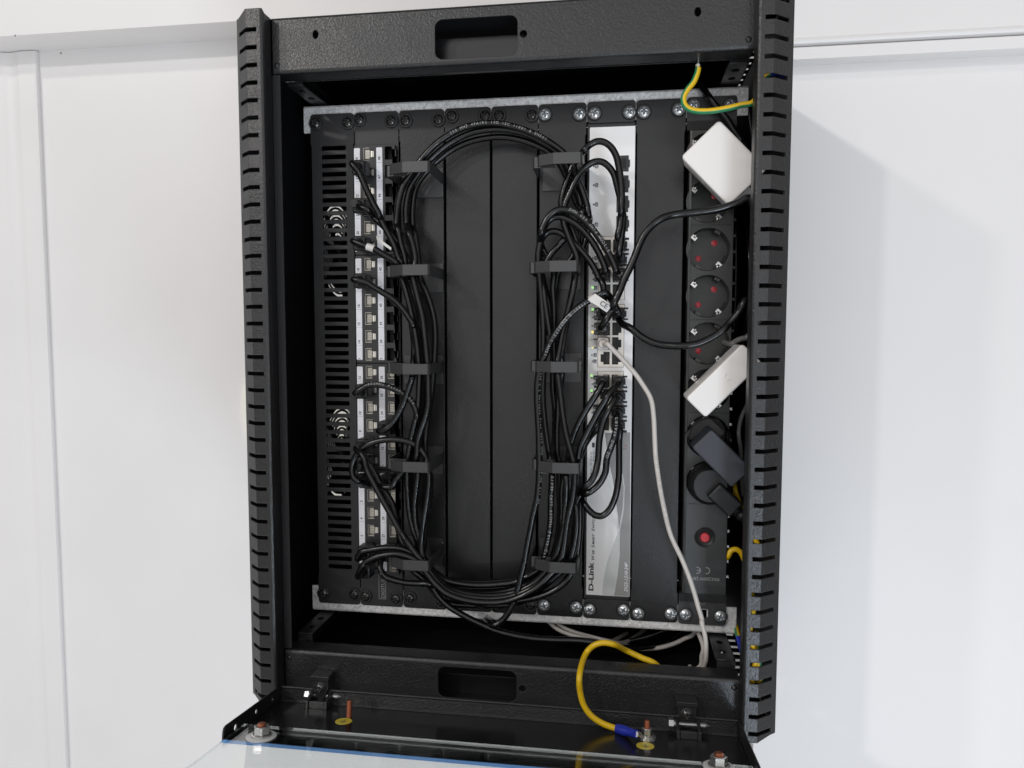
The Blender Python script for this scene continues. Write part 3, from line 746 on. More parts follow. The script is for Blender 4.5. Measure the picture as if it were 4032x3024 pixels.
# ------------------------------------------------------------------ network switch
t = thing('network_switch', (X0(6)+22, 0, 0), 'silver network switch with brushed aluminium front and rows of ports', 'network switch')
SX0, SX1, SZ0, SZ1 = 69.6, 110.6, -218.0, 218.2
for s in (1, -1):
    mb = MB(); mb.plate(rrect(X0(6)+.4, X0(7)-.4, min(s*222.5, s*241.6), max(s*222.5, s*241.6), 3, 4), 0, 1.6, 'panel')
    mb.box(X0(6)+.6, X0(7)-.6, 1.7, 30, min(s*221.0, s*222.6), max(s*221.0, s*222.6), 'panel'); build('mounting_ear', mb, t)
GZ = []                                   # rows of the three port blocks
for (pt, pb) in ((930, 1182), (1198, 1446), (1461, 1705)):
    a = at(2351, pt, -1.5).z; b = at(2351, pb, -1.5).z; GZ.append((a, b))
PX0, PX1 = at(2353, 1320, -1.5).x, at(2458, 1320, -1.5).x
XPL, XPR = at(2375, 1320, -1.5).x, at(2438, 1320, -1.5).x
hol = []
for a, b in GZ: hol.append(rrect(PX0, PX1, b, a, .4, 1))
SF = []
for (a, b) in ((612.6, 676), (691, 758), (771, 836), (850, 912)):
    za = at(2450, a, -1.5).z; zb_ = at(2450, b, -1.5).z; xa = at(2430, 760, -1.5).x; xb = at(2472, 760, -1.5).x; xc_ = at(2478, 760, -1.5).x
    zm = (za+zb_)/2
    SF.append((xa, xb, zb_, za)); hol.append([(xa, zb_), (xb, zb_), (xb, zm-3.6), (xc_, zm-3.6), (xc_, zm+3.6), (xb, zm+3.6), (xb, za), (xa, za)])
mb = MB(); mb.plate(rrect(SX0, SX1, SZ0, SZ1, .8, 3), -1.6, 0, 'alu', hol)
bezel = build('bezel', mb, t)
mb = MB(); mb.box(X0(6)+1, X0(7)-1, 0.1, 9, -220.9, 220.9, 'blackplastic'); mb.box(X0(6)+1, X0(7)-1, 9, 200, -220.9, 220.9, 'dark'); 
# carve: the case stands behind the bezel, ports are cages standing in front of it
build('case', mb, t)
mb = MB()
def prow(k, r): a, b = GZ[k]; s = (a-b)/248.0; return a-s*(39+57.6*r)
for k, (a, b) in enumerate(GZ):
    hh = []
    for r in range(4):
        z = prow(k, r); hh.append(tshape(XPL-1.4+2.6, z, 5.0, 5.9, 2.6, 3.6, -1)); hh.append(tshape(XPR-1.4, z, 5.0, 5.9, 2.6, 3.6, 1))
    cg = MB(); cg.plate(rrect(PX0+.35, PX1-.35, b+.35, a-.35, .3, 1), -1.3, -.4, 'cage', hh)
    cg.box(PX0+.35, PX1-.35, -.4, -.05, b+.35, a-.35, 'dark'); build('port_block', cg, t)
    for r in range(4):
        z = prow(k, r)
        for s, x in ((-1, XPL), (1, XPR)):
            p = MB(); cx = (XPL+1.2) if s < 0 else (XPR-1.4)
            p.box(cx-4.6, cx+4.6, -.395, -.36, z-5.5, z+5.5, 'blackplastic')
            for q in range(8): p.box(cx-s*4.6, cx-s*1.6, -.46, -.40, z-3.9+q*1.05, z-3.5+q*1.05, 'gold')
            build('port', p, t)
for (xa, xb, z0, z1) in SF:
    s = MB(); s.box(xa-.5, xb+.5, -1.75, -.2, z0, z1, 'blackplastic'); s.box(xa+1.6, xb-2, -2.0, -1.76, z0+3, z1-3, 'dark'); s.box(xb+.1, xb+1.6, -2.2, -1.7, (z0+z1)/2-2.6, (z0+z1)/2+2.6, 'blackplastic'); build('fibre_slot', s, t)
# number tiles, arrows and lamps
lx = at(2344, 1320, -1.7).x; ax_ = at(2333, 1320, -1.7).x
def tile(zz, num, arrow=0, sq=False):
    mb = MB(); mb.box(lx-1.5, lx+1.5, -1.68, -1.62, zz-1.8, zz+1.8, 'bluegrey'); mb.text(num, (lx+.85, -1.70, zz-1.3), UPW, 2.2, 'label', 0)
    if sq: mb.box(ax_-.7, ax_+.7, -1.68, -1.62, zz-.7, zz+.7, 'inkblack')
    if arrow: mb.add([(ax_+(.9*arrow), -1.66, zz-1.1), (ax_+(.9*arrow), -1.66, zz+1.1), (ax_-1.0*arrow, -1.66, zz)], [(0, 1, 2)], 'bluegrey')
    build('port_number', mb, t)
for y, n in ((655, '28'), (729, '27'), (805, '26'), (884, '25')): tile(at(2344, y, -1.7).z, n, sq=True)
num = 24
lampz = {}
for k in range(3):
    for r in range(4):
        z = prow(k, r)
        for dz in (2.8, -3.0):
            tile(z+dz, str(num), -1 if dz > 0 else 1); lampz[num] = z+dz; num -= 1
def lamp(p, m):
    q = at(p[0], p[1], -1.7); l = MB(); l.lathe([(0, .8), (.8, .7), (1.2, 0)], frame((q.x, -1.62, q.z), *UPR), m, 14); build('lamp', l, t)
for p in ((1045, 1225),): lamp(px('D2', *p), 'ledgreen')
lamp(px('D3', 1045, 328), 'ledgreen'); lamp(px('D3', 1045, 655), 'ledamber'); lamp(px('D3', 1045, 870), 'ledamber'); lamp(px('D4', 1030, 108), 'ledgreen'); lamp(px('D4', 1030, 325), 'ledgreen')
# printed artwork on the lower part of the front
def art(pts, m, lift):
    P = [at(*px(*p), -1.6) for p in pts]; poly = [(min(max(q.x, SX0+.2), SX1-.25), max(q.z, SZ0+.3)) for q in P]
    ar = sum(poly[i][0]*poly[(i+1) % len(poly)][1]-poly[(i+1) % len(poly)][0]*poly[i][1] for i in range(len(poly)))
    if ar < 0: poly.reverse()
    a_ = MB(); a_.plate(poly, -1.6-lift, -1.6-lift+.03, m); return a_
a1 = art([('D4', 1225, 945), ('D4', 1590, 930), ('D5', 1590, 300), ('D5', 1590, 1000), ('E', 1690, 640), ('E', 1480, 640), ('E', 1525, 350), ('E', 1550, 100), ('D5', 1435, 1100), ('D5', 1425, 860), ('D5', 1390, 500), ('D5', 1340, 150), ('D4', 1300, 1440), ('D4', 1245, 1120)], 'artgrey', .06)
build('bezel_print', a1, t)
a2 = art([('D5', 1470, 60), ('D5', 1498, 250), ('D5', 1480, 560), ('D5', 1424, 880), ('D5', 1340, 1100), ('D5', 1262, 1330), ('D5', 1215, 1520), ('E', 1345, 420), ('E', 1330, 610), ('E', 1480, 620), ('E', 1525, 350), ('E', 1550, 100), ('D5', 1437, 1150), ('D5', 1440, 900), ('D5', 1500, 560), ('D5', 1510, 250), ('D5', 1482, 60)], 'artlight', .10)
build('bezel_print', a2, t)
a3 = art([('D5', 1383, 520), ('D5', 1395, 520), ('D5', 1415, 690), ('D5', 1426, 860), ('D5', 1400, 935), ('D5', 1400, 740)], 'artwhite', .14)
build('bezel_print', a3, t)
a4 = art([('D5', 1240, 100), ('D5', 1250, 100), ('D5', 1300, 240), ('D5', 1340, 350), ('D5', 1355, 420), ('D5', 1320, 330)], 'artwhite', .09); build('bezel_print', a4, t)
mb = MB()
b0 = at(2336, 2326, -1.7); b1 = at(2336, 2218, -1.7); hgt = at(2336, 2300, -1.7).x-at(2317, 2300, -1.7).x
mb.text('D-Link', (b0.x, -1.68, b0.z), UPW, hgt/.71, 'inkblack', 0, bold=.035, sx=(b1.z-b0.z)/(hgt/.71)/2.72)
# slab serifs that the word carries
q0 = at(2340, 2205, -1.7); q1 = at(2340, 2002, -1.7); hh_ = 2.6
x = q0.z
for wd in ('WEB', 'SMART', 'SWITCH'):
    mb.text(wd[0], (q0.x, -1.68, x), UPW, hh_/.70*1.02, 'inkblack', 0, shear=.3, sx=1.25, bold=.02); x += (text_mesh(wd[0], .3)[3]-text_mesh(wd[0], .3)[2])*hh_/.7*1.25+.5
    mb.text(wd[1:], (q0.x, -1.68, x), UPW, hh_/.70*.80, 'inkblack', 0, shear=.3, sx=1.25, bold=.02); x += (text_mesh(wd[1:], .3)[3]-text_mesh(wd[1:], .3)[2])*hh_/.7*.8*1.25+2.6
m0 = at(2471, 2329, -1.7); m1 = at(2471, 2215, -1.7)
tm = text_mesh('DGS-1210-24P', .25, .01); sz = 4.4
mb.text('DGS-1210-24P', (m0.x, -1.76, m0.z), UPW, sz, 'label', 0, shear=.25, bold=.01, sx=(m1.z-m0.z)/((tm[3]-tm[2])*sz))
for (k, a, b, s_) in (('D4', 1030, 1310, 'Pwr Fail'), ('D4', 1068, 1310, 'Pwr OK'), ('D4', 1030, 1410, 'PoE'), ('D4', 1030, 1500, 'Act')):
    p = at(*px(k, a, b), -1.7); mb.text(s_, (p.x, -1.68, p.z), UPW, 2.0, 'inkblack', 0)
for (k, a, b) in (('D4', 1020, 1335), ('D4', 1056, 1335), ('D4', 1020, 1525)):
    p = at(*px(k, a, b), -1.7); mb.lathe([(0, .05), (.7, .05), (.7, 0)], frame((p.x, -1.66, p.z), *UPR), 'bluegrey', 10)
p = at(*px('D4', 1056, 1115), -1.7); mb.box(p.x-1.2, p.x+1.2, -1.70, -1.64, p.z-2.3, p.z+2.3, 'inkblack')
for a, b, s_ in ((1508, 1185, 'OK'), (1538, 1185, 'Fail')):
    p = at(*px('D4', a, b), -1.7); mb.text(s_, (p.x, -1.72, p.z), UPW, 1.7, 'inkblack', 0)
p = at(*px('D4', 1528, 1122), -1.7); mb.lathe([(0, .2), (.7, .2), (.8, 0)], frame((p.x, -1.70, p.z), *UPR), 'ledred', 12)
build('front_lettering', mb, t); screws(6, t)

# ------------------------------------------------------------------ power strip
t = thing('power_strip', (X0(8)+22, 0, 0), 'black power strip with eight round sockets and a red reset button', 'power strip')
PF = -4.0
SOCK = [at(2788-(0 if i < 3 else 1), y, PF) for i, y in enumerate((608, 793, 981.6, 1167, 1353, 1537, 1718, 1898))]
SX = lambda z: 178.3-0.0*z
xl, xr_ = 158.4, 198.2
ztp, zbt = at(2690, 515, PF).z, at(2690, 2335, PF).z
mb = MB()
hol = [circ(q.x, q.z, 19.3, 48) for q in SOCK]
sw = at(2775, 2115, PF); hol.append(circ(sw.x, sw.z, 9.6, 32))
mb.plate(rrect(xl+2.6, xr_, zbt, ztp, .8, 2), PF, PF+1.5, 'stripplastic', hol)
mb.prism([(xl, 0), (xl+.6, -2.6), (xl+2.6, -3.2), (xl+2.6, 2), (xl, 2)][::-1], zbt, ztp, 'stripplastic', frame((0, PF+2.4, 0), (1, 0, 0), (0, 1, 0), (0, 0, 1)))
mb.box(xl, xl+1.5, PF+4, 40, zbt, ztp, 'stripplastic'); mb.box(xr_-1.5, xr_, PF+1.6, 40, zbt, ztp, 'stripplastic')
for y in (886, 1259, 1625, 1985):
    z = at(2790, y, PF).z; mb.box(xl+3.4, xr_-1, PF-.06, PF-.01, z-.28, z+.28, 'dark')
build('body', mb, t)
# ends bolted to the rails
for sg in (1, -1):
    e = MB(); za, zb_ = (ztp+.5, 241.5) if sg > 0 else (-241.5, zbt-.5)
    p = at(2773, 2415, -1); hl = [] if sg > 0 else [rrect(p.x-3.6, p.x+3.6, p.z-4.2, p.z+4.2, 1, 2)]
    e.plate(rrect(X0(8)+.6, X0(9)-.6, za, zb_, 2.5, 3), -1.0, .6, 'bracketplastic', hl)
    ze = ztp if sg > 0 else zbt
    e.prism([(PF-.4, 0), (-.9, 9*sg), (1, 9*sg), (2, 0)][::sg], X0(8)+1, X0(9)-1.6, 'bracketplastic', frame((0, 0, ze+.3*sg), (0, 1, 0), (0, 0, 1), (1, 0, 0)))
    if sg < 0:
        p = at(*px('G5', 610, 995), -1.1); e.lathe([(0, .25), (1.2, .3), (1.3, .05), (3.6, .05), (3.8, .3), (4.1, 0)], frame((p.x, -1.0, p.z), *UPR), 'bracketplastic', 24)
        for q in range(10):
            a = 2*math.pi*q/10; e.box(-.18, .18, -.3, .02, 1.6, 3.4, 'greyprint', frame((p.x, -1.0, p.z), (math.cos(a), 0, -math.sin(a)), (0, 1, 0), (math.sin(a), 0, math.cos(a))))
    build('end_bracket', e, t)
c45 = math.radians(45)
cup = MB(); F_ = frame((0, 0, 0), *UPR)
cup.lathe([(19.3, 0), (18.9, -.5), (18.6, -14), (0, -14)], F_, 'stripplastic', 48)
for a in (150, 330):
    ca, sa = math.cos(math.radians(a)), math.sin(math.radians(a)); cup.box(16.4, 18.6, -.8, 2, -4.5, 4.5, 'dark', frame((0, 11, 0), (ca, 0, sa), (0, 1, 0), (-sa, 0, ca)))
for a in (62, 242):
    ca, sa = math.cos(math.radians(a)), math.sin(math.radians(a)); cup.box(16.0, 18.8, 2, 14, -2.6, 2.6, 'stripplastic', frame((0, 0, 0), (ca, 0, sa), (0, 1, 0), (-sa, 0, ca)))
CUP = cup.mesh('socket_cup')
sh = MB(); sh.lathe([(0, 0.7), (1.5, .6), (2.7, .15), (2.7, -.4)], F_, 'darkred', 20); SHUT = sh.mesh('shutter')
cl = MB(); cl.prism([(-2.6, -1.5), (2.6, -1.5), (2.6, 2.2), (1.1, 2.2), (1.1, .4), (-1.1, .4), (-1.1, 2.2), (-2.6, 2.2)], -.3, .7, 'steel', F_); cl.tube([(0, 3, .8), (0, -.6, 1.2), (0, -1.2, 2.4), (0, 0.2, 3.6)], 1.0, 'steel', 8); CLIP = cl.mesh('earth_clip')
for i, q in enumerate(SOCK):
    so = inst('socket', CUP, t, (q.x, PF, q.z))
    for s in (1, -1): inst('pin_shutter', SHUT, so, (q.x+s*7.0, PF+13.8, q.z+s*7.0))
    inst('earth_clip', CLIP, so, (q.x-12.6, PF+1.6, q.z+10.4), (0, math.radians(40), 0)); inst('earth_clip', CLIP, so, (q.x+10.2, PF+1.6, q.z-13.6), (0, math.radians(220), 0))
e = MB(); T = frame((sw.x, PF, sw.z), *UPR)
e.lathe([(9.6, 0), (9.0, .3), (8.2, -.6), (5.6, -1.4), (5.3, .6), (4.7, .6), (4.6, -3)], T, 'blackplastic', 40)
for k in range(9):
    a = math.radians(60+k*11); e.box(-.25, .25, -.35, .1, -.9, .9, 'bracketplastic', frame((sw.x+7.3*math.cos(a), PF-.2, sw.z+7.3*math.sin(a)), (math.sin(a), 0, -math.cos(a)), (0, 1, 0), (math.cos(a), 0, math.sin(a))))
rs = build('reset_switch', e, t)
e = MB(); e.lathe([(0, 2.9), (3.6, 2.8), (4.3, 2.2), (4.4, -2)], T, 'red', 36); build('button', e, rs)
e = MB(); a = at(*px('G5', 855, 705), PF-.1); b = at(*px('G5', 440, 680), PF-.1); tm = text_mesh('MAX.2300W 230V', 0.0, .012)
e.text('MAX.2300W 230V', (a.x, PF-.03, at(*px('G5', 850, 650), PF).z), UPS, 4.2, 'print', 0, bold=.012, sx=(a.x-b.x)/((tm[3]-tm[2])*4.2))
c = at(*px('G5', 625, 540), PF)
for dx, mid in ((4.2, 0), (-4.2, 1)):       # the two half rings of the conformity mark
    for k in range(12):
        a0 = math.radians(-105+210*k/12); a1 = math.radians(-105+210*(k+1)/12)
        e.add([(c.x+dx+(r*math.cos(a)-1.4), PF-.06, c.z+r*math.sin(a)) for a in (a0, a1) for r in (2.5, 3.3)], [(0, 1, 3, 2)], 'print')
    if mid: e.box(c.x+dx-1.6, c.x+dx+1.8, PF-.07, PF-.05, c.z-.35, c.z+.35, 'print')
x0_, x1_ = at(*px('G5', 375, 600), PF).x, at(*px('G5', 880, 600), PF).x; z0_, z1_ = at(*px('G5', 600, 790), PF).z, at(*px('G5', 600, 400), PF).z
e.plate(rrect(x0_, x1_, z0_, z1_, 1, 3), PF-.03, PF, 'stripplastic', [rrect(x0_+.3, x1_-.3, z0_+.3, z1_-.3, .8, 3)])
build('rating_print', e, t)
e = MB()
for k in range(29):
    z = ztp-8-k*14.2
    if z > zbt+3: e.box(xr_+.05, xr_+2.6, PF+2.2, PF+9, z-1.2, z+1.2, 'steel' if k > 14 else 'blackplastic')
build('side_clip', e, t); screws(8, t)

# ------------------------------------------------------------------ plug-in supplies
def tilted(cx, cz, y, ang):                                   # local x along the long axis, z up the short one
    a = math.radians(ang); return frame((cx, y, cz), (math.cos(a), 0, math.sin(a)), (-math.sin(a), 0, math.cos(a)), (0, -1, 0))
def soft_slab(mb, hx, hy, d, r, m, T, edge=2.0, back=0.0):
    # rounded block: outline inset at the front rim
    steps = [(back, 0), (0, d-edge)]+[(edge*(1-math.cos(math.radians(90*k/5))), d-edge+edge*math.sin(math.radians(90*k/5))) for k in range(1, 6)]
    rings = []
    for ins, h in steps: rings.append([(p[0], p[1], h) for p in rrect(-hx+ins, hx-ins, -hy+ins, hy-ins, max(.4, r-ins), 6)])
    n = len(rings[0]); vs = [v for q in rings for v in q]; fs = []
    for i in range(len(rings)-1):
        for k in range(n): fs.append((i*n+k, i*n+(k+1) % n, (i+1)*n+(k+1) % n, (i+1)*n+k))
    fs.append(tuple((len(rings)-1)*n+k for k in range(n))); fs.append(tuple(range(n-1, -1, -1)))
    mb.add(vs, fs[:-2], m, True, T); mb.add(vs, fs[-2:], m, False, T)
tl, lb, bb = at(2828, 470, -44), at(2687, 619, -44), at(2862, 798, -44)
cx_, cz_ = (tl.x+bb.x)/2, (tl.z+bb.z)/2
ang = math.degrees(math.atan2(bb.z-lb.z, bb.x-lb.x))
hx, hy = math.hypot(bb.x-lb.x, bb.z-lb.z)/2, math.hypot(tl.x-lb.x, tl.z-lb.z)/2
t = thing('power_adapter', (cx_, -4, cz_), 'glossy white square power adapter tilted in the topmost socket of the power strip', 'power adapter', 'adapters plugged in the power strip')
mb = MB(); soft_slab(mb, hx+2.2, hy+.6, 33, 3.6, 'white', tilted(cx_+1.3, cz_-1.3, -11, ang), 1.7, 4.0); build('body', mb, t)
mb = MB(); q = SOCK[0]; mb.lathe([(13.0, 12), (13.0, -8)], frame((q.x, -11+1.5-.0, q.z), *UPR), 'white', 40); build('plug_base', mb, t)
mb = MB(); T = tilted(cx_, cz_, -20, ang); mb.box(hx-.5, hx+9, 2, 14, -9, 5, 'white', T @ Matrix(((1, 0, 0, 0), (0, 0, 1, 0), (0, 1, 0, -6), (0, 0, 0, 1)))); build('cable_socket', mb, t)

fa, fb, fc = at(*px('G3', 370, 990), -45), at(*px('G3', 660, 1272), -45), at(*px('G3', 1060, 325), -45)
ang2 = math.degrees(math.atan2(fc.z-fa.z, fc.x-fa.x)); L2 = 66.0; W2 = math.hypot(fb.x-fa.x, fb.z-fa.z)
dx_, dz_ = math.cos(math.radians(ang2)), math.sin(math.radians(ang2))
c2 = Vector((fa.x+dx_*L2/2+dz_*W2/2, 0, fa.z+dz_*L2/2-dx_*W2/2))
t = thing('power_adapter', (c2.x, -4, c2.z), 'narrow white power adapter slanting across the middle sockets, with an embossed sign', 'power adapter', 'adapters plugged in the power strip')
mb = MB(); T = tilted(c2.x, c2.z, -9, ang2); soft_slab(mb, L2/2, W2/2, 36, 3.0, 'white', T, 1.6); build('body', mb, t)
T = tilted(c2.x, c2.z, -45.0, ang2); e = MB()
for k in range(14):
    a0 = math.radians(60+250*k/14); a1 = math.radians(60+250*(k+1)/14)
    e.add([(-1.5+r*math.cos(a), r*math.sin(a), .12) for a in (a0, a1) for r in (2.7, 3.3)], [(0, 1, 3, 2)], 'white', False, T)
e.box(2.2, 6.4, -.4, .3, .0, .25, 'white', T @ Matrix.Rotation(.5, 4, 'Z')); e.box(2.2, 6.2, -.4, .3, .0, .25, 'white', T @ Matrix.Rotation(-.5, 4, 'Z'))
build('embossed_sign', e, t)
mb = MB(); q = SOCK[5]; mb.lathe([(9.0, 12), (9.0, -9)], frame((q.x, -8.5, q.z), *UPR), 'white', 40); build('plug_base', mb, t)

ga, gb, gc = at(*px('G4', 455, 235), -45), at(*px('G4', 745, -45), -45), at(*px('G4', 1035, 815), -45)
ang3 = math.degrees(math.atan2(gc.z-ga.z, gc.x-ga.x)); L3 = math.hypot(gc.x-ga.x, gc.z-ga.z); W3 = math.hypot(gb.x-ga.x, gb.z-ga.z)
dx_, dz_ = math.cos(math.radians(ang3)), math.sin(math.radians(ang3))
c3 = Vector((ga.x+dx_*L3/2-dz_*W3/2, 0, ga.z+dz_*L3/2+dx_*W3/2))
t = thing('power_adapter', (c3.x, -4, c3.z), 'dark slate grey rounded power adapter just above the black mains plug', 'power adapter', 'adapters plugged in the power strip')
mb = MB(); soft_slab(mb, L3/2, W3/2, 31, 2.6, 'greyadapter', tilted(c3.x, c3.z, -14, ang3), 1.4); build('body', mb, t)
q = SOCK[6]; mb = MB(); mb.lathe([(18.2, 12), (18.2, -6), (17.4, -10.5)][::-1], frame((q.x, -9, q.z), *UPR), 'blackplastic', 40)
mb.box(-17, 6, 3, 10, -13, 13, 'blackplastic', frame((q.x, -17, q.z), (dx_, 0, dz_), (0, 1, 0), (-dz_, 0, dx_))); build('plug_base', mb, t)

# black mains plug with its flex
q = SOCK[7]; v1 = at(*px('G4', 690, 830), -24); v2 = at(*px('G4', 1150, 1260), -24); dd = Vector((v2.x-v1.x, 0, v2.z-v1.z)).normalized(); nn = Vector((-dd.z, 0, dd.x))
t = thing('mains_plug', (q.x, -4, q.z), 'black round mains plug with grooved strain relief in the lowest socket', 'mains plug')
mb = MB(); mb.lathe([(0, 17), (14.5, 17), (17.4, 14), (18.4, 10), (18.5, -8)], frame((q.x, -6, q.z), *UPR), 'boot', 44); build('plug_body', mb, t)
ctr = Vector((q.x, -22, q.z)); 
mb = MB(); T = frame(ctr, dd, nn, Vector((0, -1, 0))); soft_slab(mb, 13.5, 8.4, 20, 2.2, 'boot', T @ Matrix.Translation((16.5, 0, -13)), 2.0); build('plug_grip', mb, t)
mb = MB(); p0 = ctr+dd*29.5+Vector((0, 1, 0)); rr = []; pts = []
for k in range(26):
    pts.append(p0+dd*k*1.15); rr.append(6.4-.09*k-(1.3 if k % 6 in (3, 4, 5) else 0))
mb.tube(pts, 6, 'boot', 14, rr=rr); build('strain_relief', mb, t)
mb = MB(); mb.tube(spline([p0+dd*26, p0+dd*36+Vector((0, 8, -4)), Vector((221, 20, q.z-75)), Vector((218, 70, q.z-60)), Vector((205, 130, -60)), Vector((190, 170, 40))]), 3.6, 'cable', 12); build('flex', mb, t)

# ------------------------------------------------------------------ patch leads
RB = 2.95
def plug_patch(x, z, length=38.0, splay=0):
    """plug seated in a port of the patch panel: clear body, boot and latch"""
    mb = MB(); mb.box(x-5.6, x+1.4, -17, 3, z-5.6, z+5.6, 'clearplug'); mb.box(x+1.4, x+3.6, -16, 1, z-2.9, z+2.9, 'boot')
    for s in (-1, 1): mb.box(x+.2, x+5.0, -27, -13, z+s*5.4-.6, z+s*5.4+.6, 'boot')
    P = [Vector((x-2, -13, z)), Vector((x-2, -18, z)), Vector((x-2, -26, z)), Vector((x-2, -length, z))]
    soft_slab(mb, 6.2, 6.9, 14, 2.2, 'boot', frame((x-1.6, -13, z), *UPR), 1.6)
    mb.tube(P[1:], 4, 'boot', 14, rr=[5.2, 4.6, 3.7]); return mb
def plug_switch(x, z, s, length=30.0, light=False):
    a = 'whitecable' if light else 'clearplug'; b = 'whitecable' if light else 'boot'
    mb = MB(); mb.box(x-4.6, x+4.6, -15, -.5, z-5.5, z+5.5, a)
    if light:
        mb.box(x-14, x-4.5, -8, -6.5, z-3.2, z+3.2, b)
    else:
        for q in (-1, 1): mb.box(min(x+s*3.6, x+s*8.2), max(x+s*3.6, x+s*8.2), -16, -9, z+q*4.9-.7, z+q*4.9+.7, b)
        mb.box(min(x+s*4.4, x+s*6.6), max(x+s*4.4, x+s*6.6), -14, -2, z-2.6, z+2.6, b)
        for k in range(4): mb.box(x-4.9, x+4.9, -17-k*1.6, -16-k*1.6, z-5.2+k*.3, z+5.2-k*.3, b)
    soft_slab(mb, 4.9, 5.5, 9, 1.8, b, frame((x, -13, z), *UPR), 1.2)
    mb.tube([(x, -18, z), (x, -22, z), (x, -length, z)], 3, b, 14, rr=[4.9, 4.4, 3.5]); return mb
def lead(label, segs, ends=(), text=(), r=RB, jacket='cable', name='patch_cable', cat='patch cable', group='patch cables in the rack', sub=7, printm='print'):
    pts = track(*segs); path = spline(pts, sub)
    t = thing(name, pts[0], label, cat, group)
    mb = MB(); mb.tube(path, r, jacket, 12)
    for (txt, st, size, off, flip) in text:
        if isinstance(st, tuple):
            q = px(*st); best = (1e9, 0); c = 0
            for i, p in enumerate(path):
                if i: c += (p-path[i-1]).length
                e_ = CR @ (p-CC); d_ = math.hypot(2016+FOC*e_.x/e_.z-q[0], 1512+FOC*e_.y/e_.z-q[1])
                if d_ < best[0]: best = (d_, c)
            st = best[1]
        mb.path_text(path, r, txt, st, size, printm, off, flip=flip)
    build('jacket', mb, t)
    for e in ends: build('plug', e, t)
    return t, path
def pa(n, col='A', ln=38): x = (XA if col == 'A' else XB)-1.0; z = PZ(n); return x-1, z
def Pst(n, col='A', ln=38):
    x, z = pa(n, col); return ('W', [(x-1, -ln+6, z), (x-1, -ln-3, z)]), plug_patch(x+1, z, ln)
def Sst(k, r, s, ln=30):
    x = XPL+.4 if s < 0 else XPR-.4; z = prow(k, r); return ('W', [(x, -ln+6, z), (x, -ln-2, z)]), plug_switch(x, z, s, ln)
def rev(seg): return (seg[0],)+tuple(seg[1:-1])+(list(reversed(seg[-1])),)

# --- the coil: three leads that run once round both ring columns
w1, p1 = Sst(2, 0, -1)
lead('black patch cable forming the outermost arch across the upper panels', [
    ('D3', -26, [(560, 1080)]), ('D3', -24, [(600, 800), (680, 400), (770, 50)]), ('D2', -20, [(790, 990), (850, 760), (950, 520), (1000, 230)]),
    ('A', -30, [(2010, 1100), (1995, 1010), (1955, 880), (1900, 750), (1850, 600), (1760, 490), (1640, 400), (1500, 320), (1330, 255), (1150, 215), (1000, 212), (820, 248), (660, 322), (520, 422), (390, 562), (290, 690), (215, 820), (165, 1010), (150, 1200)]),
    ('C5', -34, [(1430, 200), (1470, 400), (1530, 640)]), ('B', -36, [(225, 220), (265, 350), (320, 560), (350, 750), (375, 950), (390, 1100), (390, 1300), (380, 1500)]),
    ('C7', -36, [(1640, 120), (1610, 280), (1580, 440), (1580, 620), (1590, 800), (1600, 1000), (1620, 1200), (1680, 1450)]), ('C8', -36, [(1760, 400)]),
    ('F', -36, [(330, 60), (450, 172), (650, 232), (850, 246), (1050, 226), (1250, 170), (1450, 80)]), ('D5', -30, [(440, 1300), (520, 1150), (580, 900), (600, 600), (600, 300), (640, 60)]),
    ('D4', -34, [(690, 1330), (730, 1100), (800, 900), (900, 700), (1020, 500), (1120, 350), (1185, 225, -38)]), rev(w1)], [p1],
    [('250 MHZ 4PAIRS ISO IEC 11801 & EN501', ('A', 700, 330), 3.2, .30, True)])
w2, p2 = Sst(2, 0, 1)
lead('black patch cable running just inside the outermost arch', [
    ('D3', -15, [(500, 1080), (500, 700), (480, 430)]), ('D2', -15, [(520, 1150), (560, 980), (700, 850), (830, 600), (850, 350)]),
    ('A', -24, [(1935, 1000), (1890, 850), (1830, 690), (1750, 545), (1650, 450), (1530, 375), (1400, 312), (1200, 272), (1050, 272), (900, 296), (750, 356), (600, 452), (450, 592), (340, 730), (270, 870), (240, 1050), (250, 1200)]),
    ('C5', -42, [(1590, 250), (1650, 450), (1680, 660)]), ('B', -44, [(310, 200), (350, 400), (400, 600), (425, 800), (445, 1000), (455, 1100), (460, 1300), (455, 1500)]),
    ('C7', -44, [(1725, 100), (1705, 300), (1690, 450), (1720, 600), (1690, 850), (1670, 1100), (1690, 1350), (1740, 1550)]), ('C8', -42, [(1790, 440)]),
    ('F', -42, [(400, 140), (500, 232), (700, 292), (900, 312), (1100, 300), (1300, 232), (1480, 130)]), ('D5', -38, [(600, 1290), (650, 1000), (690, 750), (700, 500), (690, 60)]),
    ('D4', -42, [(820, 1340), (880, 1120), (960, 950), (1060, 760), (1180, 550), (1280, 380), (1355, 225, -44)]), rev(w2)], [p2],
    [('ENHANCED 4PAIRS', ('F', 770, 300), 3.2, -.2, False)])
w3, p3 = Sst(1, 0, -1)
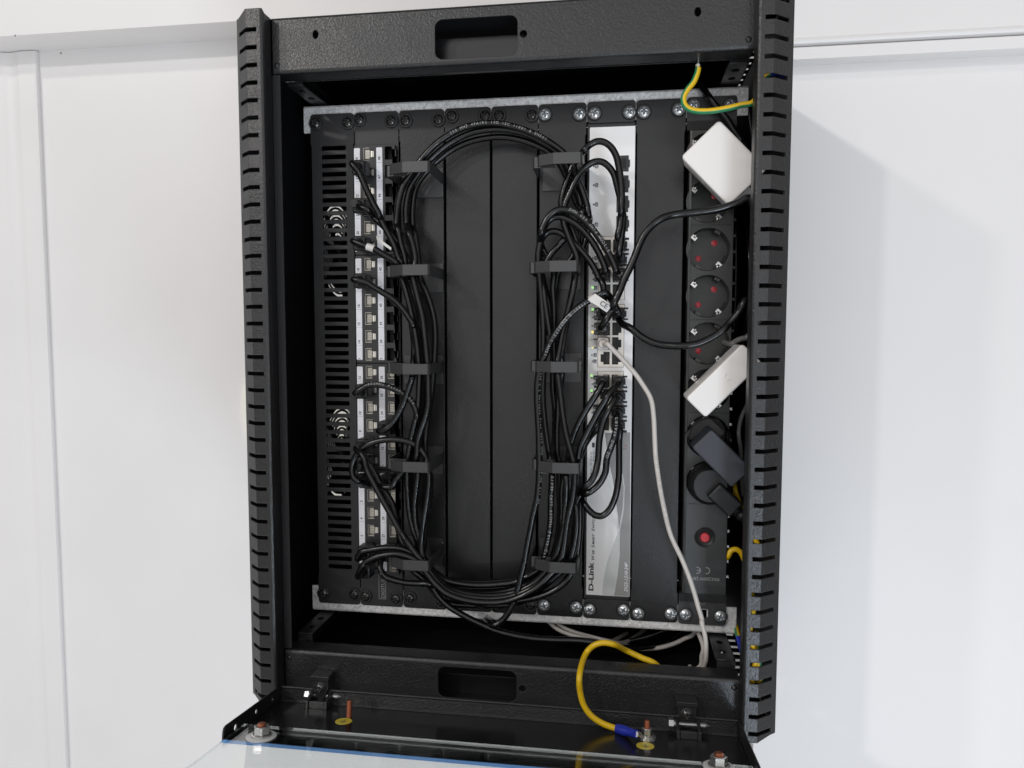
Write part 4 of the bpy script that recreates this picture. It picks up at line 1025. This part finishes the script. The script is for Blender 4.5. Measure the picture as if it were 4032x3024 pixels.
lead('black patch cable forming the lowest arch across the upper panels', [
    ('D3', -30, [(430, 700), (380, 400), (340, 100)]), ('D2', -28, [(310, 990), (400, 800), (600, 560), (840, 300), (900, 100)]),
    ('A', -16, [(1900, 1000), (1850, 870), (1790, 720), (1720, 590), (1600, 472), (1450, 402), (1300, 358), (1150, 342), (1000, 357), (850, 392), (700, 460), (560, 562), (420, 702), (335, 850), (305, 1050), (310, 1220)]),
    ('C5', -24, [(1670, 250), (1700, 450), (1725, 660)]), ('B', -26, [(370, 200), (450, 400), (505, 580), (525, 750), (522, 950), (512, 1100), (500, 1250), (480, 1400)]),
    ('C7', -28, [(1830, 30), (1820, 200), (1840, 430), (1885, 610), (1900, 750), (1880, 1000), (1830, 1300)]), ('C8', -30, [(1805, 200), (1795, 440)]),
    ('F', -24, [(290, 30), (400, 132), (560, 172), (800, 186), (1050, 172), (1200, 140), (1400, 58)]), ('D5', -40, [(330, 1290), (390, 1050), (430, 800), (440, 400), (455, 60)]),
    ('D4', -30, [(430, 1330), (400, 1150), (350, 800), (320, 400), (330, 70)]), ('D3', -30, [(330, 1080), (330, 600), (300, 150)]),
    ('D2', -34, [(255, 850), (260, 700), (300, 540), (380, 432), (500, 408), (620, 458), (760, 570), (880, 690), (980, 810), (1060, 930), (1130, 1070), (1200, 1200, -38)]), rev(w3)], [p3],
    [('S/FTP CAT7 600MHz Patch-Cable', ('D5', 460, 90), 3.5, .1, True)])
# --- leads from the patch panel
w, p = Pst(23); we, pe = Sst(0, 2, -1)
lead('black patch cable from patch port 23 ending in the inner upper loop at the switch', [w,
    ('C4', -42, [(865, 960), (890, 1020), (960, 1180), (1050, 1370), (1150, 1560)]), ('C5', -38, [(1180, 60), (1270, 230), (1370, 430), (1430, 600), (1480, 690)]),
    ('B', -18, [(280, 250), (330, 430), (370, 620), (400, 800), (415, 1000), (420, 1100), (420, 1300), (410, 1550)]), ('C7', -20, [(1640, 250), (1620, 430), (1650, 640), (1640, 1000), (1660, 1300), (1720, 1640)]), ('C8', -22, [(1770, 440)]),
    ('F', -26, [(430, 200), (600, 292), (800, 342), (1000, 362), (1150, 346), (1300, 300), (1430, 212), (1560, 110)]), ('D5', -24, [(700, 1330), (750, 1050), (770, 750), (760, 400), (720, 50)]),
    ('D4', -22, [(560, 1330), (530, 1000), (545, 600), (540, 100)]), ('D3', -20, [(500, 1080), (490, 800), (485, 300), (470, 40)]), ('D2', -20, [(480, 990), (420, 850), (310, 640)]),
    ('D2', -40, [(305, 470), (340, 350), (450, 222), (560, 198), (700, 240), (850, 340), (980, 480), (1090, 640), (1180, 820), (1235, 980)]), rev(we)], [p, pe])
w, p = Pst(21); we, pe = Sst(0, 2, 1)
lead('black patch cable from patch port 21 ending in the printed outer loop', [w,
    ('C4', -40, [(910, 1465), (1000, 1500), (1100, 1585)]), ('C5', -30, [(1070, 20), (1200, 135), (1330, 265), (1430, 400), (1530, 560), (1590, 680)]),
    ('B', -12, [(300, 260), (345, 430), (385, 620), (420, 900), (435, 1100), (430, 1400)]), ('C7', -12, [(1680, 100), (1655, 430), (1690, 640), (1660, 1000), (1690, 1300), (1750, 1640)]), ('C8', -14, [(1800, 450)]),
    ('F', -16, [(300, -5), (420, 80), (600, 112), (800, 122), (1000, 112), (1180, 92), (1330, 40)]), ('D5', -16, [(430, 1310), (500, 1150), (550, 900), (570, 600), (560, 300), (560, 60)]),
    ('D4', -16, [(490, 1330), (500, 900), (500, 600), (470, 300), (470, 60)]), ('D3', -14, [(470, 1080), (470, 800), (420, 300), (360, 50)]), ('D2', -30, [(290, 950), (280, 800), (275, 600)]),
    ('D2', -46, [(300, 430), (335, 320), (400, 205), (500, 115), (600, 92), (750, 122), (900, 222), (1030, 360), (1150, 520), (1250, 680), (1335, 840), (1390, 980)]), rev(we)], [p, pe],
    [('S/3COM PIMF 600 MHZ', ('D2', 1270, 700), 3.4, -.35, True)], sub=7)
w, p = Pst(19)
tA19, path19 = lead('black patch cable with a folded white tag, leaving patch port 19', [w,
    ('C5', -44, [(960, 440), (1080, 480), (1180, 540), (1300, 610), (1400, 680)]), ('B', -40, [(180, 160), (210, 260), (265, 450), (310, 650), (345, 850), (362, 1000), (372, 1120), (370, 1300), (355, 1500)]),
    ('C7', -40, [(1600, 200), (1570, 430), (1560, 640), (1570, 900), (1590, 1150), (1650, 1430), (1740, 1640)]), ('C8', -46, [(1800, 440), (1830, 560), (1850, 680)]),
    ('F', -38, [(215, -5), (262, 120), (335, 250), (440, 362), (560, 442), (700, 520), (850, 590), (1000, 650), (1200, 700), (1400, 730), (1600, 742), (1900, 752), (2150, 790), (2300, 830, -10)]), ('W', [(150, 60, -285), (190, 120, -270)])], [p])
w, p = Pst(17); we, pe = Sst(2, 2, 1)
lead('black patch cable leaving patch port 17 in a long curve over the plain ports', [w,
    ('C5', -42, [(960, 965), (1040, 1010), (1200, 1110), (1330, 1190), (1450, 1300), (1560, 1440), (1650, 1590)]), ('B', -32, [(310, 740), (340, 880), (365, 1020), (380, 1120), (400, 1300), (395, 1500)]),
    ('C7', -32, [(1625, 200), (1600, 430), (1610, 640), (1610, 950), (1640, 1250), (1700, 1550)]), ('C8', -34, [(1790, 450)]),
    ('F', -32, [(450, 215), (640, 312), (850, 362), (1050, 366), (1200, 345), (1350, 292), (1550, 232), (1700, 140)]), ('D5', -30, [(790, 1330), (845, 1050), (865, 750), (865, 520), (890, 372)]),
    ('D5', -44, [(960, 345), (1050, 290), (1150, 190), (1230, 30)]), ('D4', -44, [(1180, 1500), (1250, 1320), (1310, 1150), (1360, 1000), (1390, 850), (1395, 720, -42)]), rev(we)], [p, pe], [('OZ MHZ 4PAIRS', ('D4', 1270, 1260), 3.5, .1, False)])
w, p = Pst(11); we, pe = Sst(2, 3, 1)
lead('black printed patch cable arching out of patch port 11', [w,
    ('C6', -42, [(935, 905), (1000, 872), (1130, 865), (1300, 900), (1450, 965), (1580, 1060), (1660, 1170), (1700, 1300)]), ('C7', -24, [(1700, 200), (1660, 430), (1650, 640), (1650, 1000), (1690, 1300)]), ('C8', -26, [(1790, 445)]),
    ('F', -30, [(470, 200), (640, 275), (850, 315), (1050, 320), (1250, 270), (1430, 180)]), ('D5', -12, [(760, 1330), (820, 1050), (840, 750), (850, 560), (885, 420)]),
    ('D5', -38, [(930, 498), (990, 580), (1080, 655), (1180, 668), (1280, 590), (1360, 435), (1400, 280), (1425, 100)]), ('D4', -38, [(1428, 1500), (1430, 1250), (1430, 1050), (1440, 900)]), rev(we)], [p, pe], [('300MHz Patch-Cable', ('C6', 1020, 870), 3.4, .3, False)])
w, p = Pst(8); we, pe = Sst(2, 1, 1)
lead('black patch cable lying uppermost in the long diagonal from patch port 8', [w, ('C7', -50, [(925, 360), (980, 560), (1080, 760), (1200, 980), (1330, 1210), (1450, 1430)]), ('C8', -48, [(1560, 190), (1680, 360), (1780, 480)]),
    ('F', -46, [(330, 100), (430, 196), (600, 262), (800, 292), (1000, 292), (1200, 252), (1400, 160)]), ('D5', -34, [(640, 1310), (700, 1050), (740, 750), (800, 500), (885, 330)]),
    ('D5', -48, [(950, 238), (1020, 165), (1080, 50)]), ('D4', -46, [(1080, 1470), (1120, 1350), (1132, 1200), (1142, 1050), (1172, 880), (1220, 720), (1300, 560), (1375, 440, -42)]), rev(we)], [p, pe])
w, p = Pst(7); we, pe = Sst(2, 2, -1)
lead('black patch cable lying underneath in the long diagonal from patch port 7', [w, ('C7', -36, [(1010, 470), (1070, 560), (1160, 730), (1260, 900), (1350, 1060), (1400, 1250), (1440, 1450)]), ('C8', -36, [(1500, 230), (1640, 370), (1760, 480)]),
    ('F', -20, [(340, 60), (480, 150), (680, 205), (880, 215), (1080, 195), (1250, 140), (1400, 40)]), ('D5', -20, [(560, 1300), (620, 1100), (660, 800), (660, 400), (640, 100)]), ('D4', -24, [(860, 1290), (920, 1130), (1000, 1000), (1100, 880, -30)]), rev(we)], [p, pe])
x6, z6 = pa(6)
pb = MB(); pb.box(XA-6, XA+1, -16, 3, z6-5.6, z6+5.6, 'clearplug'); soft_slab(pb, 6.4, 6.6, 10, 2.2, 'boot', frame((XA-2, -13, z6), *UPR), 1.6)
bs = at(*px('C7', 900, 725), -36); pb.tube([(XA-1, -20, z6+2), (XA-5, -25, z6+2.5), (bs.x+6, -33, bs.z+.5), (bs.x, -36, bs.z)], 5, 'boot', 16, rr=[6.2, 6, 5.4, 4.6])
for k in range(5): 
    c_ = Vector((XA-5, -25, z6+2.5)).lerp(Vector((bs.x, -36, bs.z)), k/6); d_ = (Vector((bs.x, -36, bs.z))-Vector((XA-5, -25, z6+2.5))).normalized(); pb.tube([c_, c_+d_*1.0], 6.5-.2*k, 'boot', 16)
lead('black patch cable looping back high over patch ports 5 and 6', [('W', [(bs.x+2, -36, bs.z)]), ('C7', -42, [(850, 715), (790, 670), (762, 570), (775, 440), (850, 305), (980, 200), (1150, 132), (1350, 112), (1550, 135), (1700, 205), (1800, 315), (1850, 430)]),
    ('C7', -48, [(1870, 560), (1880, 700), (1850, 1000), (1800, 1300)]), ('C8', -46, [(1770, 200), (1800, 430)]), ('F', -32, [(420, 90), (600, 135), (800, 150), (1000, 140), (1200, 110), (1360, 30)]), ('D5', -26, [(480, 1290), (540, 1120)])], [pb])
w, p = Pst(2); we, pe = Sst(0, 0, 1)
lead('black patch cable from patch port 2 to the tallest loop over the switch', [w, ('C8', -44, [(890, 350), (1050, 308), (1250, 282), (1450, 292), (1600, 345), (1720, 440)]), ('F', -44, [(300, 50), (400, 165), (560, 225), (780, 262), (1000, 262), (1200, 220), (1400, 120)]),
    ('D5', -44, [(480, 1310), (560, 1100), (620, 850), (650, 500), (660, 60)]), ('D4', -20, [(560, 1330), (520, 900), (560, 400), (600, 60)]), ('D3', -30, [(590, 1080), (640, 700), (690, 350), (760, 0)]), ('D2', -30, [(800, 960), (830, 700), (760, 400), (640, 150)]), 
    ('D1', -30, [(590, 1420), (615, 1250), (680, 1050), (760, 850), (850, 720)]), ('D1', -44, [(920, 640), (1000, 560), (1100, 508), (1200, 512), (1300, 575), (1385, 710), (1430, 900), (1455, 1100), (1468, 1300), (1460, 1500)]), ('D2', -40, [(1455, 200), (1440, 350), (1410, 480), (1395, 590)]), rev(we)], [p, pe])
w, p = Pst(1); we, pe = Sst(0, 1, 1)
lead('black patch cable from the lowest patch port to the second tallest loop over the switch', [w, ('C8', -50, [(900, 575), (950, 500), (1080, 430), (1250, 382), (1430, 372), (1600, 422), (1720, 500)]), ('F', -50, [(310, 130), (440, 240), (620, 305), (820, 335), (1050, 330), (1250, 270), (1450, 150)]),
    ('D5', -48, [(580, 1310), (640, 1050), (680, 750), (760, 400), (790, 60)]), ('D4', -48, [(760, 1330), (650, 900), (580, 400), (540, 60)]), ('D3', -40, [(540, 1080), (600, 700), (700, 300), (770, 20)]), ('D2', -38, [(800, 960), (820, 800), (700, 500), (620, 250)]),
    ('D1', -38, [(640, 1430), (700, 1280), (780, 1110), (860, 970), (950, 870), (1070, 802), (1180, 802), (1280, 872), (1355, 985), (1400, 1150), (1450, 1350), (1475, 1500)]), ('D2', -38, [(1490, 200), (1475, 400), (1450, 600), (1430, 740)]), rev(we)], [p, pe])
# second column of the patch panel
w, p = Pst(9, 'B')
lead('black patch cable rising from the right-hand patch port beside number 34 into the rings', [w, ('C6', -44, [(1235, 1520), (1330, 1440), (1450, 1260), (1540, 1060), (1600, 870), (1640, 740)]), ('B', -26, [(310, 1100), (320, 900), (300, 700)]), ('B', -14, [(270, 480), (240, 250)]), ('C5', -14, [(1500, 600), (1440, 300)]), ('C4', -18, [(1440, 1300), (1560, 1050), (1720, 880), (1850, 800)])], [p])
w, p = Pst(6, 'B')
lead('short black patch cable leaning from the right-hand patch port 30 into the fourth ring', [w, ('C7', -44, [(1290, 900), (1335, 800), (1400, 700), (1480, 600), (1560, 480)]), ('C7', -20, [(1600, 300), (1660, 60)])], [p])
w, p = Pst(2, 'B', 34)
lead('black patch cable leaving the lowest right-hand patch port towards the bottom bundle', [w, ('C8', -44, [(1170, 590), (1180, 650), (1240, 700), (1350, 745), (1550, 790), (1750, 802), (1900, 812)]), ('F', -30, [(360, 190), (560, 268), (780, 310)]), ('F', -44, [(1000, 330), (1250, 312), (1480, 262), (1680, 160), (1790, 30)]), ('D5', -46, [(730, 1310), (790, 1050), (820, 700), (800, 500)])], [p])
w, p = Pst(1, 'B', 20)
lead('black patch cable dropping steeply beneath the lowest left ring', [('C8', -20, [(1640, 480)]), ('C8', -36, [(1660, 620), (1760, 710), (1880, 830), (1980, 960), (2080, 1060), (2180, 1120)]), ('F', -30, [(420, 330, -14), (560, 360, -10), (900, 372, -10)])], [])
# --- the tagged lead and the leads at the right
we, pe = Sst(1, 0, 1)
tt, ptag = lead('black patch cable with large white lettering and a CE tag, crossing the right bundle', [we,
    ('D3', -46, [(1330, 40), (1230, 85), (1120, 135), (950, 222), (800, 330), (650, 480), (520, 660), (420, 830), (350, 1000), (315, 1090)]), ('D3', -46, [(265, 1250), (240, 1450)]), ('D4', -46, [(232, 330), (245, 600), (262, 900), (270, 1200), (272, 1400)]),
    ('D5', -46, [(268, 80), (258, 240), (238, 430), (192, 620), (147, 850)]), ('E', -46, [(396, 20), (365, 190), (320, 380), (275, 560), (220, 720), (150, 850), (60, 945), (-20, 985)]), ('F', -34, [(900, 560), (860, 530, -10)]), ('W', [(-30, 30, -262)])], [pe],
    [('4Z ISO', 10, 3.4, .2, False), ('11801 & EN50173-1 ANSI', ('D3', 920, 235), 3.4, .1, False), ('568-C.2 Halogen Free 4X10 GTG', ('D4', 245, 80), 3.2, .8, False), ('PIMF 617 HS', ('D5', 262, 40), 3.4, .7, False)])
def tag_sleeve(path, s0, s1, r, parent, flap, txt=None):
    P = path; cum = [0]
    for i in range(1, len(P)): cum.append(cum[-1]+(P[i]-P[i-1]).length)
    seg = [p for p, c in zip(P, cum) if s0 <= c <= s1]
    mb = MB(); mb.tube(seg, r+.35, 'tag', 14)
    a, b, c, d = (at(*px(*q[:3]), q[3]) for q in flap)
    n = 6; vs = []
    for i in range(n+1):
        u = i/n; e = a.lerp(b, u); f = d.lerp(c, u); bend = Vector((0, -2.5*math.sin(u*math.pi), 0)); vs += [e+bend, f+bend]
    fs = []
    for i in range(n): fs += [(2*i, 2*i+2, 2*i+3, 2*i+1)]
    vb = [v+Vector((0, .3, 0)) for v in vs]; mb.add(vs+vb, fs+[tuple(j+len(vs) for j in reversed(f)) for f in fs], 'tag', True)
    if txt:
        x = (b-a).normalized(); y = (a-d).normalized(); z = x.cross(y).normalized(); y = z.cross(x)
        if z.y > 0: z = -z
        o = a.lerp(b, .52).lerp(d.lerp(c, .52), .72)+Vector((0, -3.2, 0)); mb.text(txt, o, (x, y, z), 6.2, 'inkblack', 0)
    build('tag', mb, parent)
tag_sleeve(ptag, 42, 50, RB, tt, (('D3', 1080, 95, -50), ('D3', 1330, 270, -50), ('D3', 1250, 370, -50), ('D3', 975, 185, -50)), 'CE')
tag_sleeve(path19, 24, 32, RB, tA19, (('C5', 1110, 285, -46), ('C5', 1330, 460, -50), ('C5', 1325, 500, -50), ('C5', 1120, 345, -46)))
we, pe = Sst(1, 1, -1)
lead('black cable swinging from the middle port block up past the tilted white adapter', [('W', [(222, -20, 120), (214, -40, 122)]), ('G1', -50, [(1290, 1325), (1150, 1385), (1000, 1440), (800, 1495), (500, 1535), (200, 1570)]),
    ('D2', -52, [(2050, 222), (1920, 312), (1800, 450), (1720, 610), (1650, 790), (1590, 930), (1500, 1110), (1430, 1290), (1350, 1460)]), ('D3', -46, [(1330, 320), (1230, 490), (1170, 590, -40)]), rev(we)], [pe], r=3.2)
we, pe = Sst(1, 0, 1)
we2 = ('W', [(XPR, -24, prow(1, 0)-6), (XPR+2, -30, prow(1, 0)-9)])
lead('black cable dipping from the middle port block in a long sag over the power strip', [we2, ('D3', -44, [(1400, 380), (1480, 475), (1600, 602), (1750, 722), (1900, 802), (2050, 842)]), ('G3', -48, [(330, 228), (550, 195), (800, 80), (930, -20)]), ('G2', -46, [(1000, 1560), (1130, 1410), (1230, 1235), (1290, 1090)]), ('W', [(214, -30, 60), (220, 0, 110)])], [], r=3.2)
x = XPL+.4; z = prow(1, 2)
lead('thin white network cable hanging in a long curve over the blank panel', [('W', [(x, -16, z), (x+1, -24, z-1)]), ('D3', -32, [(1265, 830), (1330, 900), (1430, 1000), (1550, 1130), (1660, 1255), (1755, 1390)]), ('D4', -34, [(1888, 440), (1930, 700), (1945, 1000), (1962, 1300), (2000, 1580)]),
    ('D5', -34, [(2022, 250), (2080, 550)]), ('G5', -34, [(150, 20), (318, 385), (420, 640), (490, 850), (545, 1050), (602, 1250), (640, 1440)]), ('H', -36, [(1385, 130), (1418, 270), (1425, 420), (1412, 530, -30)]), ('W', [(172, -20, -285), (170, 20, -292)])], [plug_switch(x, z, -1, 24, True)],
    [('20-90-1202 DR A5656H E 0000', 130, 3.0, .3, False)], r=2.15, jacket='whitecable', printm='tracer', name='network_cable', cat='network cable', group=None)
# cables behind and below the rail
lead('pair-wise white cable under the lower rail, nearer to the rail', [('W', [(10, 40, -235)]), ('E', 20, [(780, 965), (850, 1015), (1000, 1075), (1200, 1130), (1390, 1175)]), ('E', 40, [(1600, 1200)]), ('W', [(140, 120, -290)])], [], r=2.0, jacket='whitecable', name='network_cable', cat='network cable', group='white cables under the lower rail')
lead('white cable under the lower rail, lying in front of its twin', [('W', [(0, 34, -235)]), ('E', 12, [(680, 955), (740, 1010), (850, 1070), (1000, 1120), (1140, 1150)]), ('E', 20, [(1350, 1200)]), ('W', [(110, 90, -292)])], [], r=2.0, jacket='whitecable', name='network_cable', cat='network cable', group='white cables under the lower rail')
lead('grey white cable curving up at the lower right behind the yellow wire', [('H', 40, [(600, 340), (645, 352), (780, 378), (950, 372), (1100, 335), (1220, 280), (1310, 225)]), ('W', [(178, 70, -200)])], [], r=2.2, jacket='whitecable', name='network_cable', cat='network cable', group='white cables under the lower rail')
lead('dark cable crossing behind the lower rail at the right', [('H', 50, [(560, 330), (700, 300), (850, 265), (1000, 210), (1060, 180)]), ('W', [(140, 90, -200)])], [], r=2.6, name='patch_cable')
lead('white cable end standing beside the long white cable at the lower right bracket', [('W', [(164, 10, -296)]), ('H', 0, [(1375, 540), (1385, 450), (1400, 370)]), ('W', [(170, 40, -240), (172, 60, -200)])], [], r=2.1, jacket='whitecable', name='network_cable', cat='network cable', group='white cables under the lower rail')
lead('dark thick cable slanting down over the white adapter to the cabinet edge', [('W', [(172, 60, 268)]), ('Z', 10, [(690, 905)]), ('Z', -12, [(800, 1050), (900, 1180), (1000, 1300), (1080, 1430), (1160, 1540)]), ('G1', -20, [(1240, 640), (1300, 760)]), ('W', [(214, -10, 140), (220, 20, 90)])], [], r=3.2, name='power_cable', cat='power cable', group='dark power cables at the right of the rack')
lead('dark thick cable arching from the upper right bracket behind the edge strip', [('W', [(178, 90, 262)]), ('Z', 24, [(830, 930)]), ('Z', 10, [(920, 910), (1040, 960), (1130, 1020), (1210, 1090)]), ('W', [(212, 10, 225), (222, 20, 180)])], [], r=3.4, name='power_cable', cat='power cable', group='dark power cables at the right of the rack')
for i, (xx, yy, zt, zb2) in enumerate(((205, 40, 150, 20), (210, 60, 160, 0), (216, 30, 120, 40))):
    lead(['dark cable hanging in the gap right of the power strip, closest to it', 'dark cable hanging deepest in the gap right of the power strip', 'dark cable hanging in the gap right of the power strip, beside the cabinet edge'][i], [('W', [(xx-6, yy+40, zt+70), (xx, yy, zt), (xx+2, yy-6, (zt+zb2)/2), (xx+1, yy, zb2), (xx-4, yy+30, zb2-60)])], [], r=2.8, name='power_cable', cat='power cable', group='dark power cables at the right of the rack')
lead('grey cable crossing the gap above the slanting white adapter', [('W', [(190, 60, 30)]), ('G3', -8, [(1040, 200), (1100, 160), (1180, 125), (1255, 108)]), ('W', [(222, -20, 45)])], [], r=2.6, jacket='greylead', name='power_cable', cat='power cable', group='pale leads of the adapters')
lead('grey white cable bowing down beside the slate adapter', [('W', [(219, -10, -20)]), ('G3', 0, [(1235, 1130), (1170, 1290), (1140, 1450), (1145, 1600)]), ('G4', 0, [(1160, 200)]), ('W', [(214, 10, -120)])], [], r=2.0, jacket='greylead', name='power_cable', cat='power cable', group='pale leads of the adapters')

# ------------------------------------------------------------------ earth wires
def earth(label, segs, r, stripe, extra=()):
    pts = track(*segs); path = spline(pts, 8); t = thing('earth_wire', pts[0], label, 'earth wire', 'yellow earth wires'); mb = MB(); mb.tube(path, r, 'yellow', 14)
    build('insulation', mb, t)
    if stripe:                                                   # green half of the insulation: a slightly larger half shell on the low side
        g = MB(); vs = []; fs = []; n = 6
        for i, p in enumerate(path):
            tg = (path[min(i+1, len(path)-1)]-path[max(i-1, 0)]).normalized(); v = Vector((0, -1, 0)); s_ = tg.cross(v).normalized(); v = s_.cross(tg)
            if i == 0: sgn = 1
            for k in range(n+1):
                a = stripe[0]+(stripe[1]-stripe[0])*k/n; vs.append(p+(v*math.cos(a)+s_*math.sin(a))*(r+.06))
        for i in range(len(path)-1):
            for k in range(n): a = i*(n+1)+k; fs.append((a, a+1, a+n+2, a+n+1)); 
        g.add(vs, fs, 'green', True); build('green_stripe', g, t)
    return t, path
t, pth = earth('yellow and green earth wire hooking round the upper right corner of the rack', [('Z', -52, [(690, 735), (680, 790), (640, 890), (570, 980), (530, 1065), (540, 1135), (590, 1185), (680, 1208), (820, 1208), (1000, 1180), (1150, 1145), (1290, 1110)]), ('W', [(212, -52, 238), (217, -56, 241)])], 2.4, (.35, 2.6))
mb = MB(); a = at(*px('Z', 692, 660), -52); b = at(*px('Z', 684, 715), -52); c = at(*px('Z', 682, 745), -52); mb.tube([a+Vector((0, 0, 12)), a, b], 1.0, 'steel', 10); mb.tube([b+Vector((0, 0, 1)), c], 1.9, 'contact', 12); build('ferrule', mb, t)
mb = MB(); e = pth[-1]; mb.tube([e, e+Vector((4, -1, .6)), e+Vector((13, 7, 0))], 3.2, 'blue', 12); mb.tube([e+Vector((13, 7, 0)), e+Vector((17, 10, -1))], 1.8, 'contact', 10); build('crimp', mb, t)
t, pth = earth('thick yellow earth wire looping from the lower bar to a stud on the door', [('W', [(150, -30, -296), (146, -38, -280)]), ('H', -44, [(930, 522), (800, 465), (650, 395)]), ('H', -62, [(530, 337), (430, 322), (345, 345), (272, 412), (222, 512)]), ('H', -92, [(200, 650), (208, 800), (245, 930), (318, 1030), (420, 1100), (520, 1140), (585, 1156)])], 2.55, None)
d_ = (pth[-1]-pth[-4]).normalized(); tip = D(uR, vR, 2.6); e = pth[-1]; mid = at(*px('H', 750, 1205), -110)
mb = MB(); mb.tube([e-d_*1, e.lerp(mid, .45), e.lerp(mid, .5), mid], 3.5, 'blue', 16, rr=[4.0, 4.0, 3.4, 3.2]); build('crimp_sleeve', mb, t)
lug = MB(); ring = []
lug.prism(circ(0, 0, 7.4, 28), 0, 1.1, 'steel', tdoor(uR, vR, .3)); lug.tube([mid, mid.lerp(tip, .35), D(uR-5, vR, .9)], 2, 'steel', 10, rr=[2.4, 2.2, 1.6]); build('cable_lug', lug, t)
t, pth = earth('yellow earth wire arching in the lower right gap behind the slotted edge', [('W', [(192, 26, -194)]), ('G5', -2, [(985, 330), (1020, 260), (1085, 232), (1150, 260), (1205, 350)]), ('W', [(212, -50, -188), (208.6, -79.6, -196), (207, -80, -206), (206.5, -80, -215), (209, -80.2, -226), (211.5, -80, -238), (209, -79.6, -250), (211, -70, -262)])], 2.5, (1.6, 2.8))
t, pth = earth('second yellow and green earth wire running behind the lower slots of the right edge', [('W', [(209.5, 8, -243), (210.5, -14, -252), (212.5, -38, -259), (216, -60, -262), (216.5, -76, -254), (214.5, -79.8, -243), (214, -72, -230), (216, -60, -222)])], 2.4, (.2, 1.4))
mb = MB(); mb.tube([(210.2, -8, -249), (211, -20, -254), (212.2, -32, -257.8)], 2.9, 'blue', 12); build('crimp', mb, t)
t, pth = earth('short yellow earth wire leaning behind the mains plug', [('W', [(208, 30, -95)]), ('G4', 0, [(1085, 830), (1130, 980), (1190, 1150)]), ('W', [(219, -20, -150), (222, -30, -156)])], 2.3, None)

# ------------------------------------------------------------------ light
world = bpy.data.worlds.new('World'); scene.world = world; world.use_nodes = True
nt = world.node_tree; bg = nt.nodes['Background']
tc = nt.nodes.new('ShaderNodeTexCoord'); sx = nt.nodes.new('ShaderNodeSeparateXYZ'); nt.links.new(tc.outputs['Generated'], sx.inputs[0])
mr = nt.nodes.new('ShaderNodeMapRange'); mr.inputs['From Min'].default_value = -0.7; mr.inputs['From Max'].default_value = 0.8; nt.links.new(sx.outputs['Z'], mr.inputs['Value'])
cr = nt.nodes.new('ShaderNodeValToRGB'); el = cr.color_ramp.elements
el[0].position = 0.0; el[0].color = (1.9, 1.88, 1.86, 1); el[1].position = 1.0; el[1].color = (0.95, 0.935, 0.92, 1)
for pos, v in ((0.10, 1.3), (0.2, 0.26), (0.34, 0.30), (0.46, 0.62), (0.62, 0.85)):
    e2 = el.new(pos); e2.color = (v, v*.99, v*.985, 1)
nt.links.new(mr.outputs[0], cr.inputs[0]); nt.links.new(cr.outputs[0], bg.inputs['Color']); bg.inputs['Strength'].default_value = 0.44
def area(name, loc, target, size, energy, col):
    l = bpy.data.lights.new(name, 'AREA'); l.shape = 'RECTANGLE'; l.size, l.size_y = size; l.energy = energy; l.color = col
    o = bpy.data.objects.new(name, l); COL.objects.link(o); o.location = Vector(loc)*MM
    o.rotation_euler = (Vector(target)-Vector(loc)).to_track_quat('-Z', 'Y').to_euler(); return o
area('ceiling_lamp', (-3150, -5070, 2600), (200, 0, 0), (0.22, 0.22), 62, (1.0, 0.955, 0.915))
area('ceiling_lamp', (-3600, -3300, 2900), (200, 0, 0), (0.25, 0.25), 42, (1.0, 0.955, 0.915))
area('front_lamp', (150, -3200, 450), (150, 0, 450), (3.8, 3.2), 38, (0.985, 0.99, 1.0))
area('window', (900, -1900, -1150), (200, 0, -100), (0.5, 0.8), 18, (0.74, 0.86, 1.0))

scene.view_settings.view_transform = 'Standard'; scene.view_settings.look = 'None'; scene.view_settings.exposure = 0.0; scene.view_settings.gamma = 1.0
scene.render.engine = 'CYCLES'; scene.cycles.use_denoising = True; scene.cycles.max_bounces = 8
scene.cycles.caustics_reflective = False; scene.cycles.caustics_refractive = False; scene.cycles.sample_clamp_indirect = 6.0
scene.render.resolution_x = 1024; scene.render.resolution_y = 768
